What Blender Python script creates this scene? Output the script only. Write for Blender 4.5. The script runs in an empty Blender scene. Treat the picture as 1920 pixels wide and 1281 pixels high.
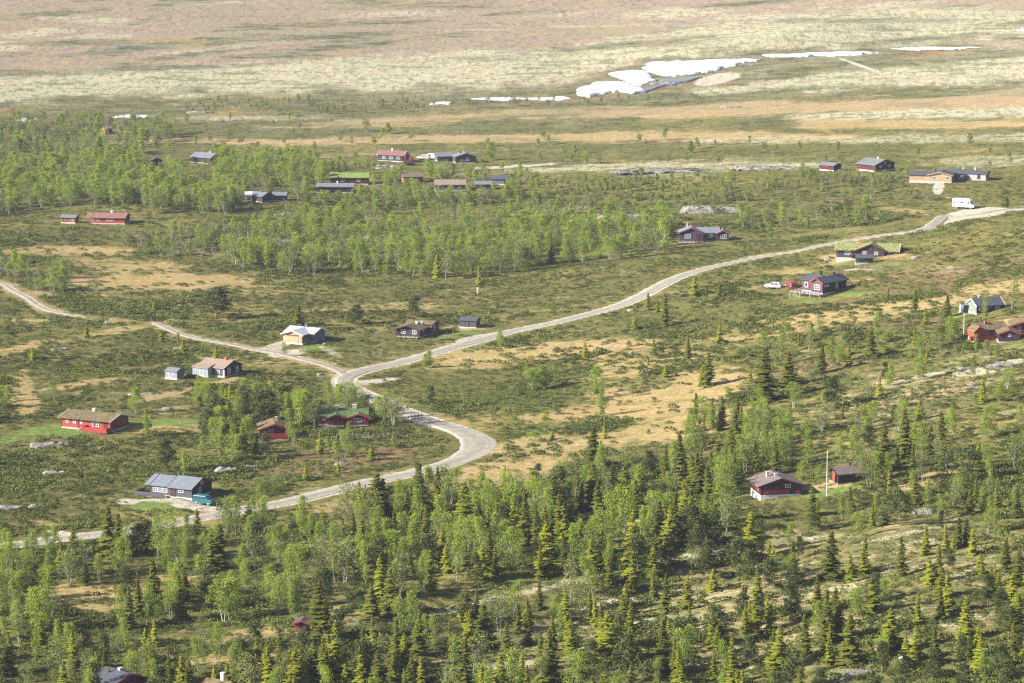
import bpy, math, random
import numpy as np
rad = math.radians
scene = bpy.context.scene
COL = scene.collection
rng = np.random.default_rng(7)
R = random.Random(11)

# ------------------------------------------------------------------ camera
F = 6400.0; CX = 960.0; CY = 640.5; CAMZ = 140.0
PHI = math.atan(1110 / F)
cp, sp = math.cos(PHI), math.sin(PHI)
cd = bpy.data.cameras.new('camera'); cam = bpy.data.objects.new('camera', cd); COL.objects.link(cam)
cam.location = (0, 0, CAMZ); cam.rotation_euler = (math.pi / 2 - PHI, 0, 0)
cd.sensor_width = 36; cd.lens = F / 1920 * 36; cd.clip_start = 1; cd.clip_end = 60000
scene.camera = cam

def project(x, y, z):
    zz = z - CAMZ
    dep = y * cp - zz * sp
    up = y * sp + zz * cp
    return CX + F * x / dep, CY - F * up / dep

# ------------------------------------------------------------------ noise
def _h(ix, iy, s):
    n = (ix * 374761393 + iy * 668265263 + s * 974711) & 0x7fffffff
    n = ((n ^ (n >> 13)) * 1274126177) & 0x7fffffff
    return ((n ^ (n >> 16)) & 0xffff) / 65535.0

def vnoise(x, y, s=0):
    x = np.asarray(x, float); y = np.asarray(y, float)
    ix = np.floor(x).astype(np.int64); iy = np.floor(y).astype(np.int64)
    fx = x - ix; fy = y - iy
    fx = fx * fx * fx * (fx * (fx * 6 - 15) + 10); fy = fy * fy * fy * (fy * (fy * 6 - 15) + 10)
    a = _h(ix, iy, s); b = _h(ix + 1, iy, s); c = _h(ix, iy + 1, s); d = _h(ix + 1, iy + 1, s)
    return a + (b - a) * fx + (c - a) * fy + (a - b - c + d) * fx * fy

def fbm(x, y, oct=4, s=0):
    r = 0; a = 0.5
    for k in range(oct):
        r = r + a * (vnoise(x, y, s + k * 17) - 0.5) * 2; x = x * 2.03 + 11.3; y = y * 2.03 + 5.1; a *= 0.5
    return r

def sstep(a, b, t):
    t = np.clip((t - a) / (b - a), 0, 1); return t * t * (3 - 2 * t)

def softplus(t): return np.log1p(np.exp(-np.abs(t))) + np.maximum(t, 0)

def plane(u, v):
    dy = F * cp - (v - CY) * -1 * 0 - (-(v - CY)) * 0
    X = u - CX; Y = F * cp + (-(v - CY)) * sp * 1.0; Z = -F * sp + (-(v - CY)) * cp
    t = CAMZ / -Z
    return X * t, Y * t

def bump_line(x, y, pts, hgt, wf, wb):
    """ridge along a world polyline: hgt high, falling over wf towards the camera and wb away from it"""
    out = np.zeros_like(x)
    for (ax, ay), (bx, by) in zip(pts[:-1], pts[1:]):
        dx, dy = bx - ax, by - ay; L2 = dx * dx + dy * dy
        t = np.clip(((x - ax) * dx + (y - ay) * dy) / L2, 0, 1)
        qx, qy = ax + t * dx, ay + t * dy
        d = np.hypot(x - qx, y - qy)
        w = np.where(y < qy, wf, wb)
        out = np.maximum(out, hgt * np.exp(-(d / w) ** 2))
    return out

CREST = [plane(*p) for p in ((560, 1200), (760, 1150), (960, 1112), (1280, 1050), (1420, 1020), (1640, 985))]
CREST2 = [plane(*p) for p in ((1120, 1270), (1400, 1190), (1560, 1150), (1720, 1100))]
CREST3 = [plane(*p) for p in ((1560, 1290), (1700, 1215), (1800, 1190), (1960, 1170))]
HIDE = [tuple(c_ * (1 - 3.0 / 140) for c_ in plane(*p)) for p in ((1600, 455), (1660, 449), (1725, 440))]
DIP = [tuple(c_ * (1 - 3.0 / 140) for c_ in plane(*p)) for p in ((1610, 448), (1660, 440), (1720, 431))]
BANK = [plane(*p) for p in ((1330, 150), (1400, 146), (1560, 132))]

def h_macro(x, y):
    x = np.asarray(x, float); y = np.asarray(y, float)
    w = 0.25 + 0.75 * (1 - sstep(830, 1020, y))
    h = 0.155 * softplus((x - 18) / 14) * 14 * w + 0.012 * x
    near = 1 - sstep(1100, 1400, y)
    h = h + (2.2 * fbm(x / 95, y / 120, 2, 3) + 0.55 * fbm(x / 26, y / 34, 2, 9)) * (0.35 + 0.65 * near)
    h = h + 0.045 * softplus((y - 1320) / 60) * 60 + 0.07 * softplus((y - 2500) / 100) * 100
    h = h + 2.5 * fbm(x / 150, y / 260, 3, 31) * sstep(1250, 1500, y)
    h = h + bump_line(x, y, CREST, 2.6, 22, 12) + bump_line(x, y, CREST2, 2.0, 18, 9) + bump_line(x, y, CREST3, 2.2, 16, 8)
    h = h + bump_line(x, y, HIDE, 2.3, 14, 5) - bump_line(x, y, DIP, 2.6, 9, 12) + bump_line(x, y, BANK, 4.5, 22, 30)
    return h

def hit(u, v):
    u = np.asarray(u, float); v = np.asarray(v, float)
    X = u - CX; Y = F * cp - (v - CY) * sp; Z = -F * sp - (v - CY) * cp
    t = CAMZ / -Z
    for _ in range(60):
        t = 0.3 * t + 0.7 * (CAMZ - h_macro(X * t, Y * t)) / -Z
    return X * t, Y * t

# ------------------------------------------------------------------ layout rasters (position on the ground -> what grows there)
RU0, RV0, RS, RT = -320, -120, 4.0, 3.0
RW, RH = 645, 540
ru = RU0 + np.arange(RW) * RS; rv = RV0 + np.arange(RH) * RT
RUU, RVV = np.meshgrid(ru, rv)
WX, WY = hit(RUU, RVV)
MASK = {k: np.zeros((RH, RW)) for k in 'TLBGSWRD'}

def blob(k, cx, cy, rx, ry, slope=0.0, s=1.0, soft=0.5):
    """slope: how far the patch's axis rises per unit to the right (picture of the lie of the land)"""
    dx = RUU - cx; dy = (RVV - cy) + slope * dx
    d = np.sqrt((dx / rx) ** 2 + (dy / ry) ** 2) * (1 + (.45 * fbm(RUU / 38, RVV / 11, 3, int(cx) % 50) if k in 'TLBW' else 0))
    MASK[k] = np.maximum(MASK[k], s * (1 - sstep(1 - soft, 1 + soft, d)))

def band(k, pts, w, s=1.0, soft=0.6):
    """strip along a polyline; w = half thickness"""
    pts = sorted(pts); xs = [p[0] for p in pts]; ys = [p[1] for p in pts]
    ws = [p[2] if len(p) > 2 else w for p in pts]
    c = np.interp(RUU, xs, ys) + .7 * w * fbm(RUU / 90, RVV / 14, 4, int(w)) + .35 * w * fbm(RUU / 22, RVV / 5, 2, 3); ww = np.interp(RUU, xs, ws)
    m = s * (1 - sstep(1 - soft, 1 + soft, np.abs(RVV - c) / ww))
    e = sstep(xs[0] - 40, xs[0] + 20, RUU) * (1 - sstep(xs[-1] - 20, xs[-1] + 40, RUU))
    MASK[k] = np.maximum(MASK[k], m * e)

def catmull(pts, n=14):
    P = np.array(pts, float); out = []
    for i in range(len(P) - 1):
        p0 = P[max(i - 1, 0)]; p1 = P[i]; p2 = P[i + 1]; p3 = P[min(i + 2, len(P) - 1)]
        for j in range(n):
            t = j / n
            out.append(0.5 * ((2 * p1) + (-p0 + p2) * t + (2 * p0 - 5 * p1 + 4 * p2 - p3) * t * t + (-p0 + 3 * p1 - 3 * p2 + p3) * t ** 3))
    out.append(P[-1]); return np.array(out)

ROAD_PX = [(2000, 386), (1920, 391), (1870, 395), (1830, 403), (1790, 413), (1735, 428), (1660, 440), (1590, 451), (1540, 460), (1500, 469), (1440, 479),
           (1380, 490), (1320, 504), (1270, 520), (1235, 537), (1200, 556), (1160, 573), (1110, 587), (1060, 600), (1000, 613), (950, 623), (900, 637),
           (850, 651), (800, 665), (740, 682), (700, 690), (664, 700), (645, 711), (652, 725), (690, 743), (740, 765), (800, 788), (858, 806), (893, 824),
           (893, 843), (860, 862), (800, 881), (740, 894), (680, 906), (620, 921), (560, 936), (510, 946), (460, 954), (410, 965), (360, 973), (300, 985),
           (240, 995), (170, 1003), (110, 1010), (50, 1018), (-60, 1032)]
TRACK_PX = [(-60, 520), (0, 531), (25, 545), (50, 558), (68, 571), (95, 583), (150, 594), (205, 601), (262, 603), (292, 607), (316, 617), (345, 628), (385, 638),
            (430, 645), (470, 654), (515, 661), (560, 672), (605, 684), (640, 698), (652, 708)]
def to_world(pts):
    a = np.array(pts, float); x, y = hit(a[:, 0], a[:, 1]); return np.stack([x, y], 1)
ROAD_W = catmull(to_world(ROAD_PX)); TRACK_W = catmull(to_world(TRACK_PX))

def dist_field(line, X, Y):
    d = np.full(X.shape, 1e9)
    for i in range(len(line) - 1):
        ax, ay = line[i]; bx, by = line[i + 1]
        dx, dy = bx - ax, by - ay; L2 = dx * dx + dy * dy + 1e-9
        t = np.clip(((X - ax) * dx + (Y - ay) * dy) / L2, 0, 1)
        d = np.minimum(d, np.hypot(X - ax - t * dx, Y - ay - t * dy))
    return d
DR = dist_field(ROAD_W[::2], WX, WY); DT = np.minimum(dist_field(TRACK_W[:14 * 6 + 1], WX, WY), dist_field(TRACK_W[14 * 9::2], WX, WY)); DT2 = dist_field(TRACK_W[::2], WX, WY)
MASK['D'] = np.maximum(1 - sstep(3.2, 7, DR), 1 - sstep(1.6, 3.5, DT))
# dry grass (tan)
for a in [(130, 470, 140, 9, 0, 1), (250, 497, 150, 14, -.06, .75), (300, 528, 190, 17, 0, 1), (440, 540, 90, 8, 0, .8), (180, 545, 60, 12, 0, .7), (40, 600, 60, 12, .1, .6), (560, 545, 160, 8, .02, .5),
          (30, 655, 70, 7, .25, .9), (45, 740, 26, 45, -.3, .8), (150, 720, 120, 5, .15, .8), (330, 735, 110, 5, .25, .9), (420, 715, 40, 5, .3, .8), (270, 660, 60, 5, .1, .5),
          (230, 618, 120, 8, .2, .7), (310, 800, 80, 12, 0, .8), (330, 765, 60, 4, .1, .6), (430, 600, 80, 7, 0, .5), (870, 615, 60, 6, .05, .7), (700, 575, 130, 9, .03, .55), (900, 545, 100, 9, .05, .45),
          (1040, 655, 260, 16, .08, .9), (950, 675, 150, 12, .1, .8), (1150, 690, 170, 22, .1, .9), (1240, 745, 150, 40, .15, 1), (1120, 770, 140, 25, .15, .85), (1280, 800, 130, 26, .2, 1), (1010, 835, 110, 20, .1, .95),
          (960, 880, 120, 26, .1, .95), (1120, 835, 120, 20, .15, .8), (820, 910, 120, 12, .2, .7), (620, 950, 60, 12, .1, .7), (1330, 730, 70, 25, .2, .8), (1180, 650, 150, 14, .05, .6),
          (1450, 620, 180, 14, .13, .55), (1600, 590, 190, 16, .12, .8), (1740, 570, 120, 12, .1, .9), (1880, 540, 80, 14, .1, .8), (1540, 660, 90, 9, .1, .5), (1900, 600, 40, 12, .1, .7),
          (180, 1110, 90, 16, .03, 1), (175, 1140, 70, 10, 0, .8), (330, 1085, 90, 8, 0, .6), (470, 1190, 80, 12, .1, .7), (640, 1155, 60, 10, .1, .7), (330, 1235, 90, 10, 0, .6), (740, 1000, 50, 10, 0, .8), (860, 1010, 40, 8, 0, .8),
          (660, 1050, 40, 8, 0, .6), (1750, 895, 80, 10, .3, .9), (1540, 912, 55, 7, .15, .8), (1860, 1095, 60, 14, .1, .6), (640, 1140, 40, 9, 0, .8), (1660, 480, 60, 6, 0, .6), (1560, 482, 30, 6, 0, .8), (1700, 395, 60, 6, -.1, .5)]:
    blob('T', *a)
band('T', [(430, 268, 6), (800, 262, 9), (1100, 258, 9), (1300, 252, 9), (1600, 255, 4)], 8, .95)
band('T', [(480, 236, 5), (700, 232, 8), (1000, 212, 8), (1280, 208, 14), (1600, 196, 16), (2100, 178, 18)], 10, 1)
band('T', [(560, 290, 6), (900, 285, 6)], 6, .6)
band('T', [(1500, 234, 8), (1900, 232, 8), (2100, 232, 8)], 8, .9)
band('T', [(150, 268, 4), (420, 262, 5)], 5, .7)
band('T', [(-320, 60, 80), (500, 60, 66), (1100, 40, 56), (1300, 20, 40), (1600, 5, 24), (2200, -20, 30)], 50, .95, .3)
band('T', [(-320, 120, 12), (200, 118, 12), (700, 90, 20), (1000, 70, 18)], 12, .9)
blob('T', 1880, 80, 60, 7, 0, .8)
# pale lichen heath
band('L', [(-320, 172, 26), (0, 168, 28), (400, 150, 24), (800, 132, 36), (1050, 125, 32), (1200, 88, 22), (1400, 78, 22), (1900, 62, 12), (2200, 50, 10)], 25, .95)
band('L', [(1250, 60, 14), (1400, 48, 24), (1700, 40, 28), (2200, 30, 24)], 25, .8)
band('L', [(1300, 175, 10), (1500, 158, 14), (1700, 140, 22), (1920, 128, 34), (2200, 122, 36)], 20, .9)
band('L', [(1480, 222, 7), (1700, 214, 9), (1920, 210, 10), (2200, 208, 10)], 8, .85)
band('L', [(1300, 262, 5), (1600, 262, 8), (1920, 256, 10), (2200, 254, 10)], 8, .6)
band('L', [(330, 222, 4), (620, 220, 5)], 4, .6)
for a in [(60, 62, 60, 8, .1, .85), (20, 85, 50, 10, .1, .8), (190, 40, 70, 9, 0, .65), (120, 32, 60, 6, 0, .6), (720, 28, 130, 8, .05, .55), (1270, 25, 100, 12, .05, .7), (400, 92, 160, 4, .1, .6), (560, 118, 150, 4, .05, .5),
          (1150, 312, 240, 7, .05, .7), (1400, 310, 200, 8, 0, .7), (1850, 300, 120, 12, 0, .5), (1000, 400, 120, 6, .1, .5), (1250, 325, 150, 8, 0, .5),
          (1720, 505, 120, 12, 0, .4), (1150, 1075, 110, 7, .18, .9), (960, 1115, 120, 6, .2, .9), (820, 1150, 100, 5, .2, .7), (680, 1165, 70, 7, .15, .8), (1310, 1040, 120, 7, .1, .8), (1180, 1125, 110, 7, .2, .8),
          (1240, 1160, 110, 5, .12, .7), (960, 1245, 70, 10, .1, .9), (1000, 1262, 80, 6, .1, .7), (1490, 1015, 80, 6, .1, .8), (1560, 1105, 90, 6, .1, .7), (1700, 1000, 90, 6, .2, .6), (1820, 1160, 90, 7, .2, .6), (1600, 1255, 80, 16, .4, .6),
          (1750, 700, 90, 8, .25, .6), (1860, 690, 90, 9, .25, .8), (1690, 770, 90, 6, .3, .5), (1700, 1020, 60, 7, .1, .6), (1600, 1190, 70, 6, .1, .5), (1420, 1110, 120, 5, .1, .6), (1900, 770, 60, 7, .2, .5)]:
    blob('L', *a)
for a in [(1520, 1130, 460, 130, .15, .42), (1720, 740, 240, 70, .25, .40), (1000, 1210, 200, 60, .1, .35), (1250, 560, 260, 40, .1, .30), (300, 690, 420, 60, 0, .28)]: blob('T', *a)
for a in [(1520, 1130, 460, 130, .15, .36), (1740, 730, 220, 60, .25, .34), (1000, 1210, 200, 60, .1, .34)]: blob('L', *a)
blob('B', 1520, 1130, 460, 130, .15, .34)
# brown heather
for a in [(1780, 500, 200, 40, .05, .45), (1650, 610, 200, 26, .12, .5), (1730, 520, 190, 30, .05, .6), (1550, 560, 130, 18, .1, .5), (1850, 550, 100, 16, 0, .6), (600, 865, 150, 24, .08, .6), (740, 850, 110, 16, .05, .75), (1130, 180, 200, 8, .1, .6), (1320, 265, 200, 6, 0, .5), (1530, 690, 140, 12, .2, .4),
          (1700, 750, 190, 16, .25, .7), (1480, 840, 70, 12, .2, .5), (1820, 700, 130, 16, .25, .6), (1160, 665, 180, 15, .08, .4), (1050, 625, 150, 7, .1, .3), (1250, 1110, 160, 12, .15, .5), (1500, 1080, 200, 12, .12, .5),
          (1640, 1210, 90, 14, .1, .8), (1900, 1120, 90, 20, .1, .5), (40, 985, 80, 8, 0, .4), (380, 1000, 70, 7, 0, .4), (1080, 520, 140, 10, .1, .4), (880, 560, 120, 7, 0, .4), (500, 560, 180, 7, 0, .5), (150, 565, 100, 6, 0, .3),
          (520, 15, 120, 9, 0, .6), (570, 60, 110, 9, .05, .6), (380, 85, 70, 8, .1, .4), (60, 20, 120, 5, 0, .5), (1110, 128, 110, 14, .2, 1), (1290, 158, 130, 7, 0, .9), (1010, 150, 80, 8, .15, .7), (1350, 90, 200, 5, 0, .5), (1750, 75, 150, 6, 0, .5), (1700, 10, 260, 18, 0, .5), (300, 20, 40, 14, .4, .5),
          (1700, 50, 200, 10, 0, .4), (850, 170, 250, 6, .06, .5)]:
    blob('B', *a)
# green strips between the dry ones
for a in [(400, 78, 180, 6, .06, .8), (520, 50, 110, 7, .05, .8), (700, 42, 120, 6, .03, .7), (310, 8, 30, 10, .3, .8), (275, 38, 30, 4, .3, .8), (60, 135, 130, 5, 0, .8), (300, 128, 200, 4, .03, .7), (1600, 38, 220, 5, 0, .6), (1640, 118, 160, 6, -.08, .7),
          (1200, 200, 160, 6, .05, .6), (900, 222, 200, 4, .05, .7), (1000, 245, 180, 4, .03, .7), (1650, 185, 260, 4, .05, .6), (1100, 278, 900, 8, 0, .8), (1400, 178, 200, 6, .1, .7), (1230, 720, 60, 14, .1, .7), (1000, 745, 120, 30, .1, .9), (1050, 700, 90, 14, .1, .8),
          (850, 760, 140, 26, .1, .9), (1050, 800, 90, 12, .1, .8), (720, 235, 260, 6, 0, .5), (470, 200, 900, 7, 0, .5)]:
    blob('W', *a)
rq = random.Random(5)
for _ in range(34):
    blob('W', rq.uniform(-100, 2000), rq.uniform(-20, 115), rq.uniform(40, 150), rq.uniform(2.5, 6), rq.uniform(.02, .12), rq.uniform(.5, .95))
for _ in range(30):
    blob('L', rq.uniform(-100, 2000), rq.uniform(-20, 120), rq.uniform(30, 130), rq.uniform(2, 5), rq.uniform(.02, .12), rq.uniform(.4, .8))
for _ in range(26):
    blob('B', rq.uniform(-100, 2000), rq.uniform(-20, 230), rq.uniform(40, 170), rq.uniform(2.5, 6), rq.uniform(.02, .12), rq.uniform(.5, 1))
for _ in range(60):
    v_ = rq.uniform(440, 1250); blob(rq.choice('TTBW'), rq.uniform(-100, 2000), v_, rq.uniform(20, 90), rq.uniform(3, 9), rq.uniform(.0, .2), rq.uniform(.4, .8))
# lawns
for a in [(140, 805, 110, 13, .05, 1), (310, 792, 90, 7, 0, .9), (290, 945, 45, 11, .1, 1), (600, 653, 45, 4, 0, .9), (860, 628, 60, 6, .15, .7), (1530, 562, 80, 7, .12, .55), (1600, 552, 45, 5, .1, .8), (1700, 496, 50, 4, .05, .6), (1560, 922, 60, 6, .2, .7),
          (1800, 590, 30, 7, .1, .7), (820, 312, 60, 5, 0, .7), (1620, 492, 60, 5, 0, .6), (30, 820, 50, 10, .2, .7), (1500, 555, 40, 8, 0, .7), (1920, 650, 60, 5, 0, .5)]:
    blob('G', *a)
# bare gravel and soil
for a in [(370, 950, 50, 8, -.1, 1), (420, 962, 20, 8, -.3, 1), (310, 938, 60, 5, 0, .6), (515, 650, 35, 8, .3, .9), (540, 662, 40, 7, .1, .8), (700, 715, 50, 5, .1, .9), (240, 940, 25, 8, 0, .7), (120, 1000, 40, 5, -.2, .9), (620, 660, 30, 9, -.4, .5),
          (1345, 148, 48, 11, .2, .85), (1410, 136, 50, 6, 0, .5), (1610, 122, 50, 3, -.35, .9), (1830, 400, 60, 10, .1, .9), (1760, 352, 12, 14, .3, .8), (720, 313, 30, 5, 0, .8), (960, 312, 120, 3, .06, .8), (1770, 368, 60, 4, -.2, .5), (890, 632, 40, 4, .2, .8),
          (1620, 505, 60, 5, 0, .5), (500, 828, 50, 4, 0, .5)]:
    blob('S', *a)
for a in [(990, 200, 900, 5, 0.02, .3)]:
    blob('S', *a)
# shoulders of the road
MASK['R'] = np.maximum(1 - sstep(2.4, 3.8, DR), 0.0)
MASK['S'] = np.maximum(MASK['S'], 0.9 * (1 - sstep(2.2, 4.0, DR)))
MASK['S'] = np.maximum(MASK['S'], 0.85 * (1 - sstep(1.0, 2.2, DT)))
MASK['S'] = np.maximum(MASK['S'], .45 * (1 - sstep(.8, 2.0, DT2))); MASK['T'] = np.maximum(MASK['T'], .6 * (1 - sstep(2, 6, DT2)))
CUT = MASK['W']
for k in 'TLB': MASK[k] = MASK[k] * (1 - 0.85 * CUT)
MASK['T'] = np.maximum(MASK['T'], 0.30 * (1 - sstep(4, 9, DR)))

# cabin sites get levelled ground
SITES = []
def lookup(m, u, v):
    fu = np.clip((u - RU0) / RS, 0, RW - 1.001); fv = np.clip((v - RV0) / RT, 0, RH - 1.001)
    i = fu.astype(int); j = fv.astype(int); a = fu - i; b = fv - j
    return (m[j, i] * (1 - a) + m[j, i + 1] * a) * (1 - b) + (m[j + 1, i] * (1 - a) + m[j + 1, i + 1] * a) * b

def h_micro(x, y):
    r = 0.26 * fbm(x / 3.1, y / 3.4, 3, 51) + 0.10 * fbm(x / 0.9, y / 1.0, 2, 77)
    return r + 0.25 * np.abs(fbm(x / 8, y / 9, 2, 91)) - 0.1

def ground_z(x, y):
    x = np.asarray(x, float); y = np.asarray(y, float)
    zm = h_macro(x, y); u, v = project(x, y, zm)
    damp = np.maximum(lookup(MASK['D'], u, v), 0.75 * lookup(MASK['G'], u, v))
    t = lookup(MASK['T'], u, v)
    far = 1.0
    z = zm + h_micro(x, y) * (1 - damp) * (1 - 0.55 * t) * far - 0.10 * lookup(MASK['R'], u, v)
    return z

# ------------------------------------------------------------------ materials
def mat(name):
    m = bpy.data.materials.new(name); m.use_nodes = True
    nt = m.node_tree; nt.nodes.clear()
    out = nt.nodes.new('ShaderNodeOutputMaterial')
    return m, nt, out
class NB:
    def __init__(s, nt): s.nt = nt
    def n(s, t, **k):
        nd = s.nt.nodes.new(t)
        for a, b in k.items(): setattr(nd, a, b)
        return nd
    def l(s, a, b): s.nt.links.new(a, b)
    def val(s, x):
        return x
    def math(s, op, a, b=None, c=None, clamp=False):
        nd = s.n('ShaderNodeMath', operation=op, use_clamp=clamp)
        for i, q in enumerate((a, b, c)):
            if q is None: continue
            if isinstance(q, (int, float)): nd.inputs[i].default_value = q
            else: s.l(q, nd.inputs[i])
        return nd.outputs[0]
    def noise(s, vec, scale, detail=4, rough=0.6, dist=0.0):
        nd = s.n('ShaderNodeTexNoise'); nd.inputs['Scale'].default_value = scale; nd.inputs['Detail'].default_value = detail
        nd.inputs['Roughness'].default_value = rough; nd.inputs['Distortion'].default_value = dist
        if vec is not None: s.l(vec, nd.inputs['Vector'])
        return nd.outputs['Fac']
    def mix(s, f, a, b, bt='MIX'):
        nd = s.n('ShaderNodeMix', data_type='RGBA', blend_type=bt)
        for i, q in ((0, f), (6, a), (7, b)):
            if isinstance(q, (int, float)): nd.inputs[i].default_value = q
            elif isinstance(q, tuple): nd.inputs[i].default_value = (*q, 1)
            else: s.l(q, nd.inputs[i])
        return nd.outputs[2]
    def sm(s, x, a, b):
        nd = s.n('ShaderNodeMapRange', interpolation_type='SMOOTHSTEP')
        s.l(x, nd.inputs[0]); nd.inputs[1].default_value = a; nd.inputs[2].default_value = b
        return nd.outputs[0]

def simple(name, col, rough=0.8, var=0.12, scale=3.0, metal=0.0, stripes=None, bump=0.0, tex='Object', spec=0.3):
    m, nt, out = mat(name); b = NB(nt)
    p = b.n('ShaderNodeBsdfPrincipled'); p.inputs['Roughness'].default_value = rough; p.inputs['Metallic'].default_value = metal
    p.inputs['Specular IOR Level'].default_value = spec
    tc = b.n('ShaderNodeTexCoord').outputs[tex]
    f = b.noise(tc, scale, 5, 0.65)
    c = b.mix(b.sm(f, .3, .7), tuple(x * (1 - var) for x in col), tuple(min(1, x * (1 + var)) for x in col))
    if stripes:
        w = b.n('ShaderNodeTexWave', wave_type='BANDS', bands_direction='DIAGONAL' if stripes[0] == 'D' else stripes[0]); w.inputs['Scale'].default_value = stripes[1]
        w.inputs['Distortion'].default_value = 0.4
        b.l(tc, w.inputs['Vector'])
        c = b.mix(b.math('MULTIPLY', b.sm(w.outputs['Fac'], .0, .35), -1.0) if False else b.sm(w.outputs['Fac'], .03, .3), tuple(x * .45 for x in col), c)
    b.l(c, p.inputs['Base Color'])
    if bump:
        bn = b.n('ShaderNodeBump'); bn.inputs['Strength'].default_value = bump; bn.inputs['Distance'].default_value = 0.1
        b.l(b.noise(tc, scale * 3, 4), bn.inputs['Height']); b.l(bn.outputs[0], p.inputs['Normal'])
    b.l(p.outputs[0], out.inputs[0]); return m

def leafmat(name, c0, c1, trans, transcol, hue=0.1):
    m, nt, out = mat(name); b = NB(nt)
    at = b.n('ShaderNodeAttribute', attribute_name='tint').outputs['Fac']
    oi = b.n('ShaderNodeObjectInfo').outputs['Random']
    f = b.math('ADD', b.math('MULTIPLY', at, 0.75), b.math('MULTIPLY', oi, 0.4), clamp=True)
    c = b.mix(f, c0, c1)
    d = b.n('ShaderNodeBsdfDiffuse'); t = b.n('ShaderNodeBsdfTranslucent'); b.l(c, d.inputs[0])
    b.l(b.mix(0.6, c, transcol), t.inputs[0])
    mx = b.n('ShaderNodeMixShader'); mx.inputs[0].default_value = trans; b.l(d.outputs[0], mx.inputs[1]); b.l(t.outputs[0], mx.inputs[2])
    b.l(mx.outputs[0], out.inputs[0]); return m

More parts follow.
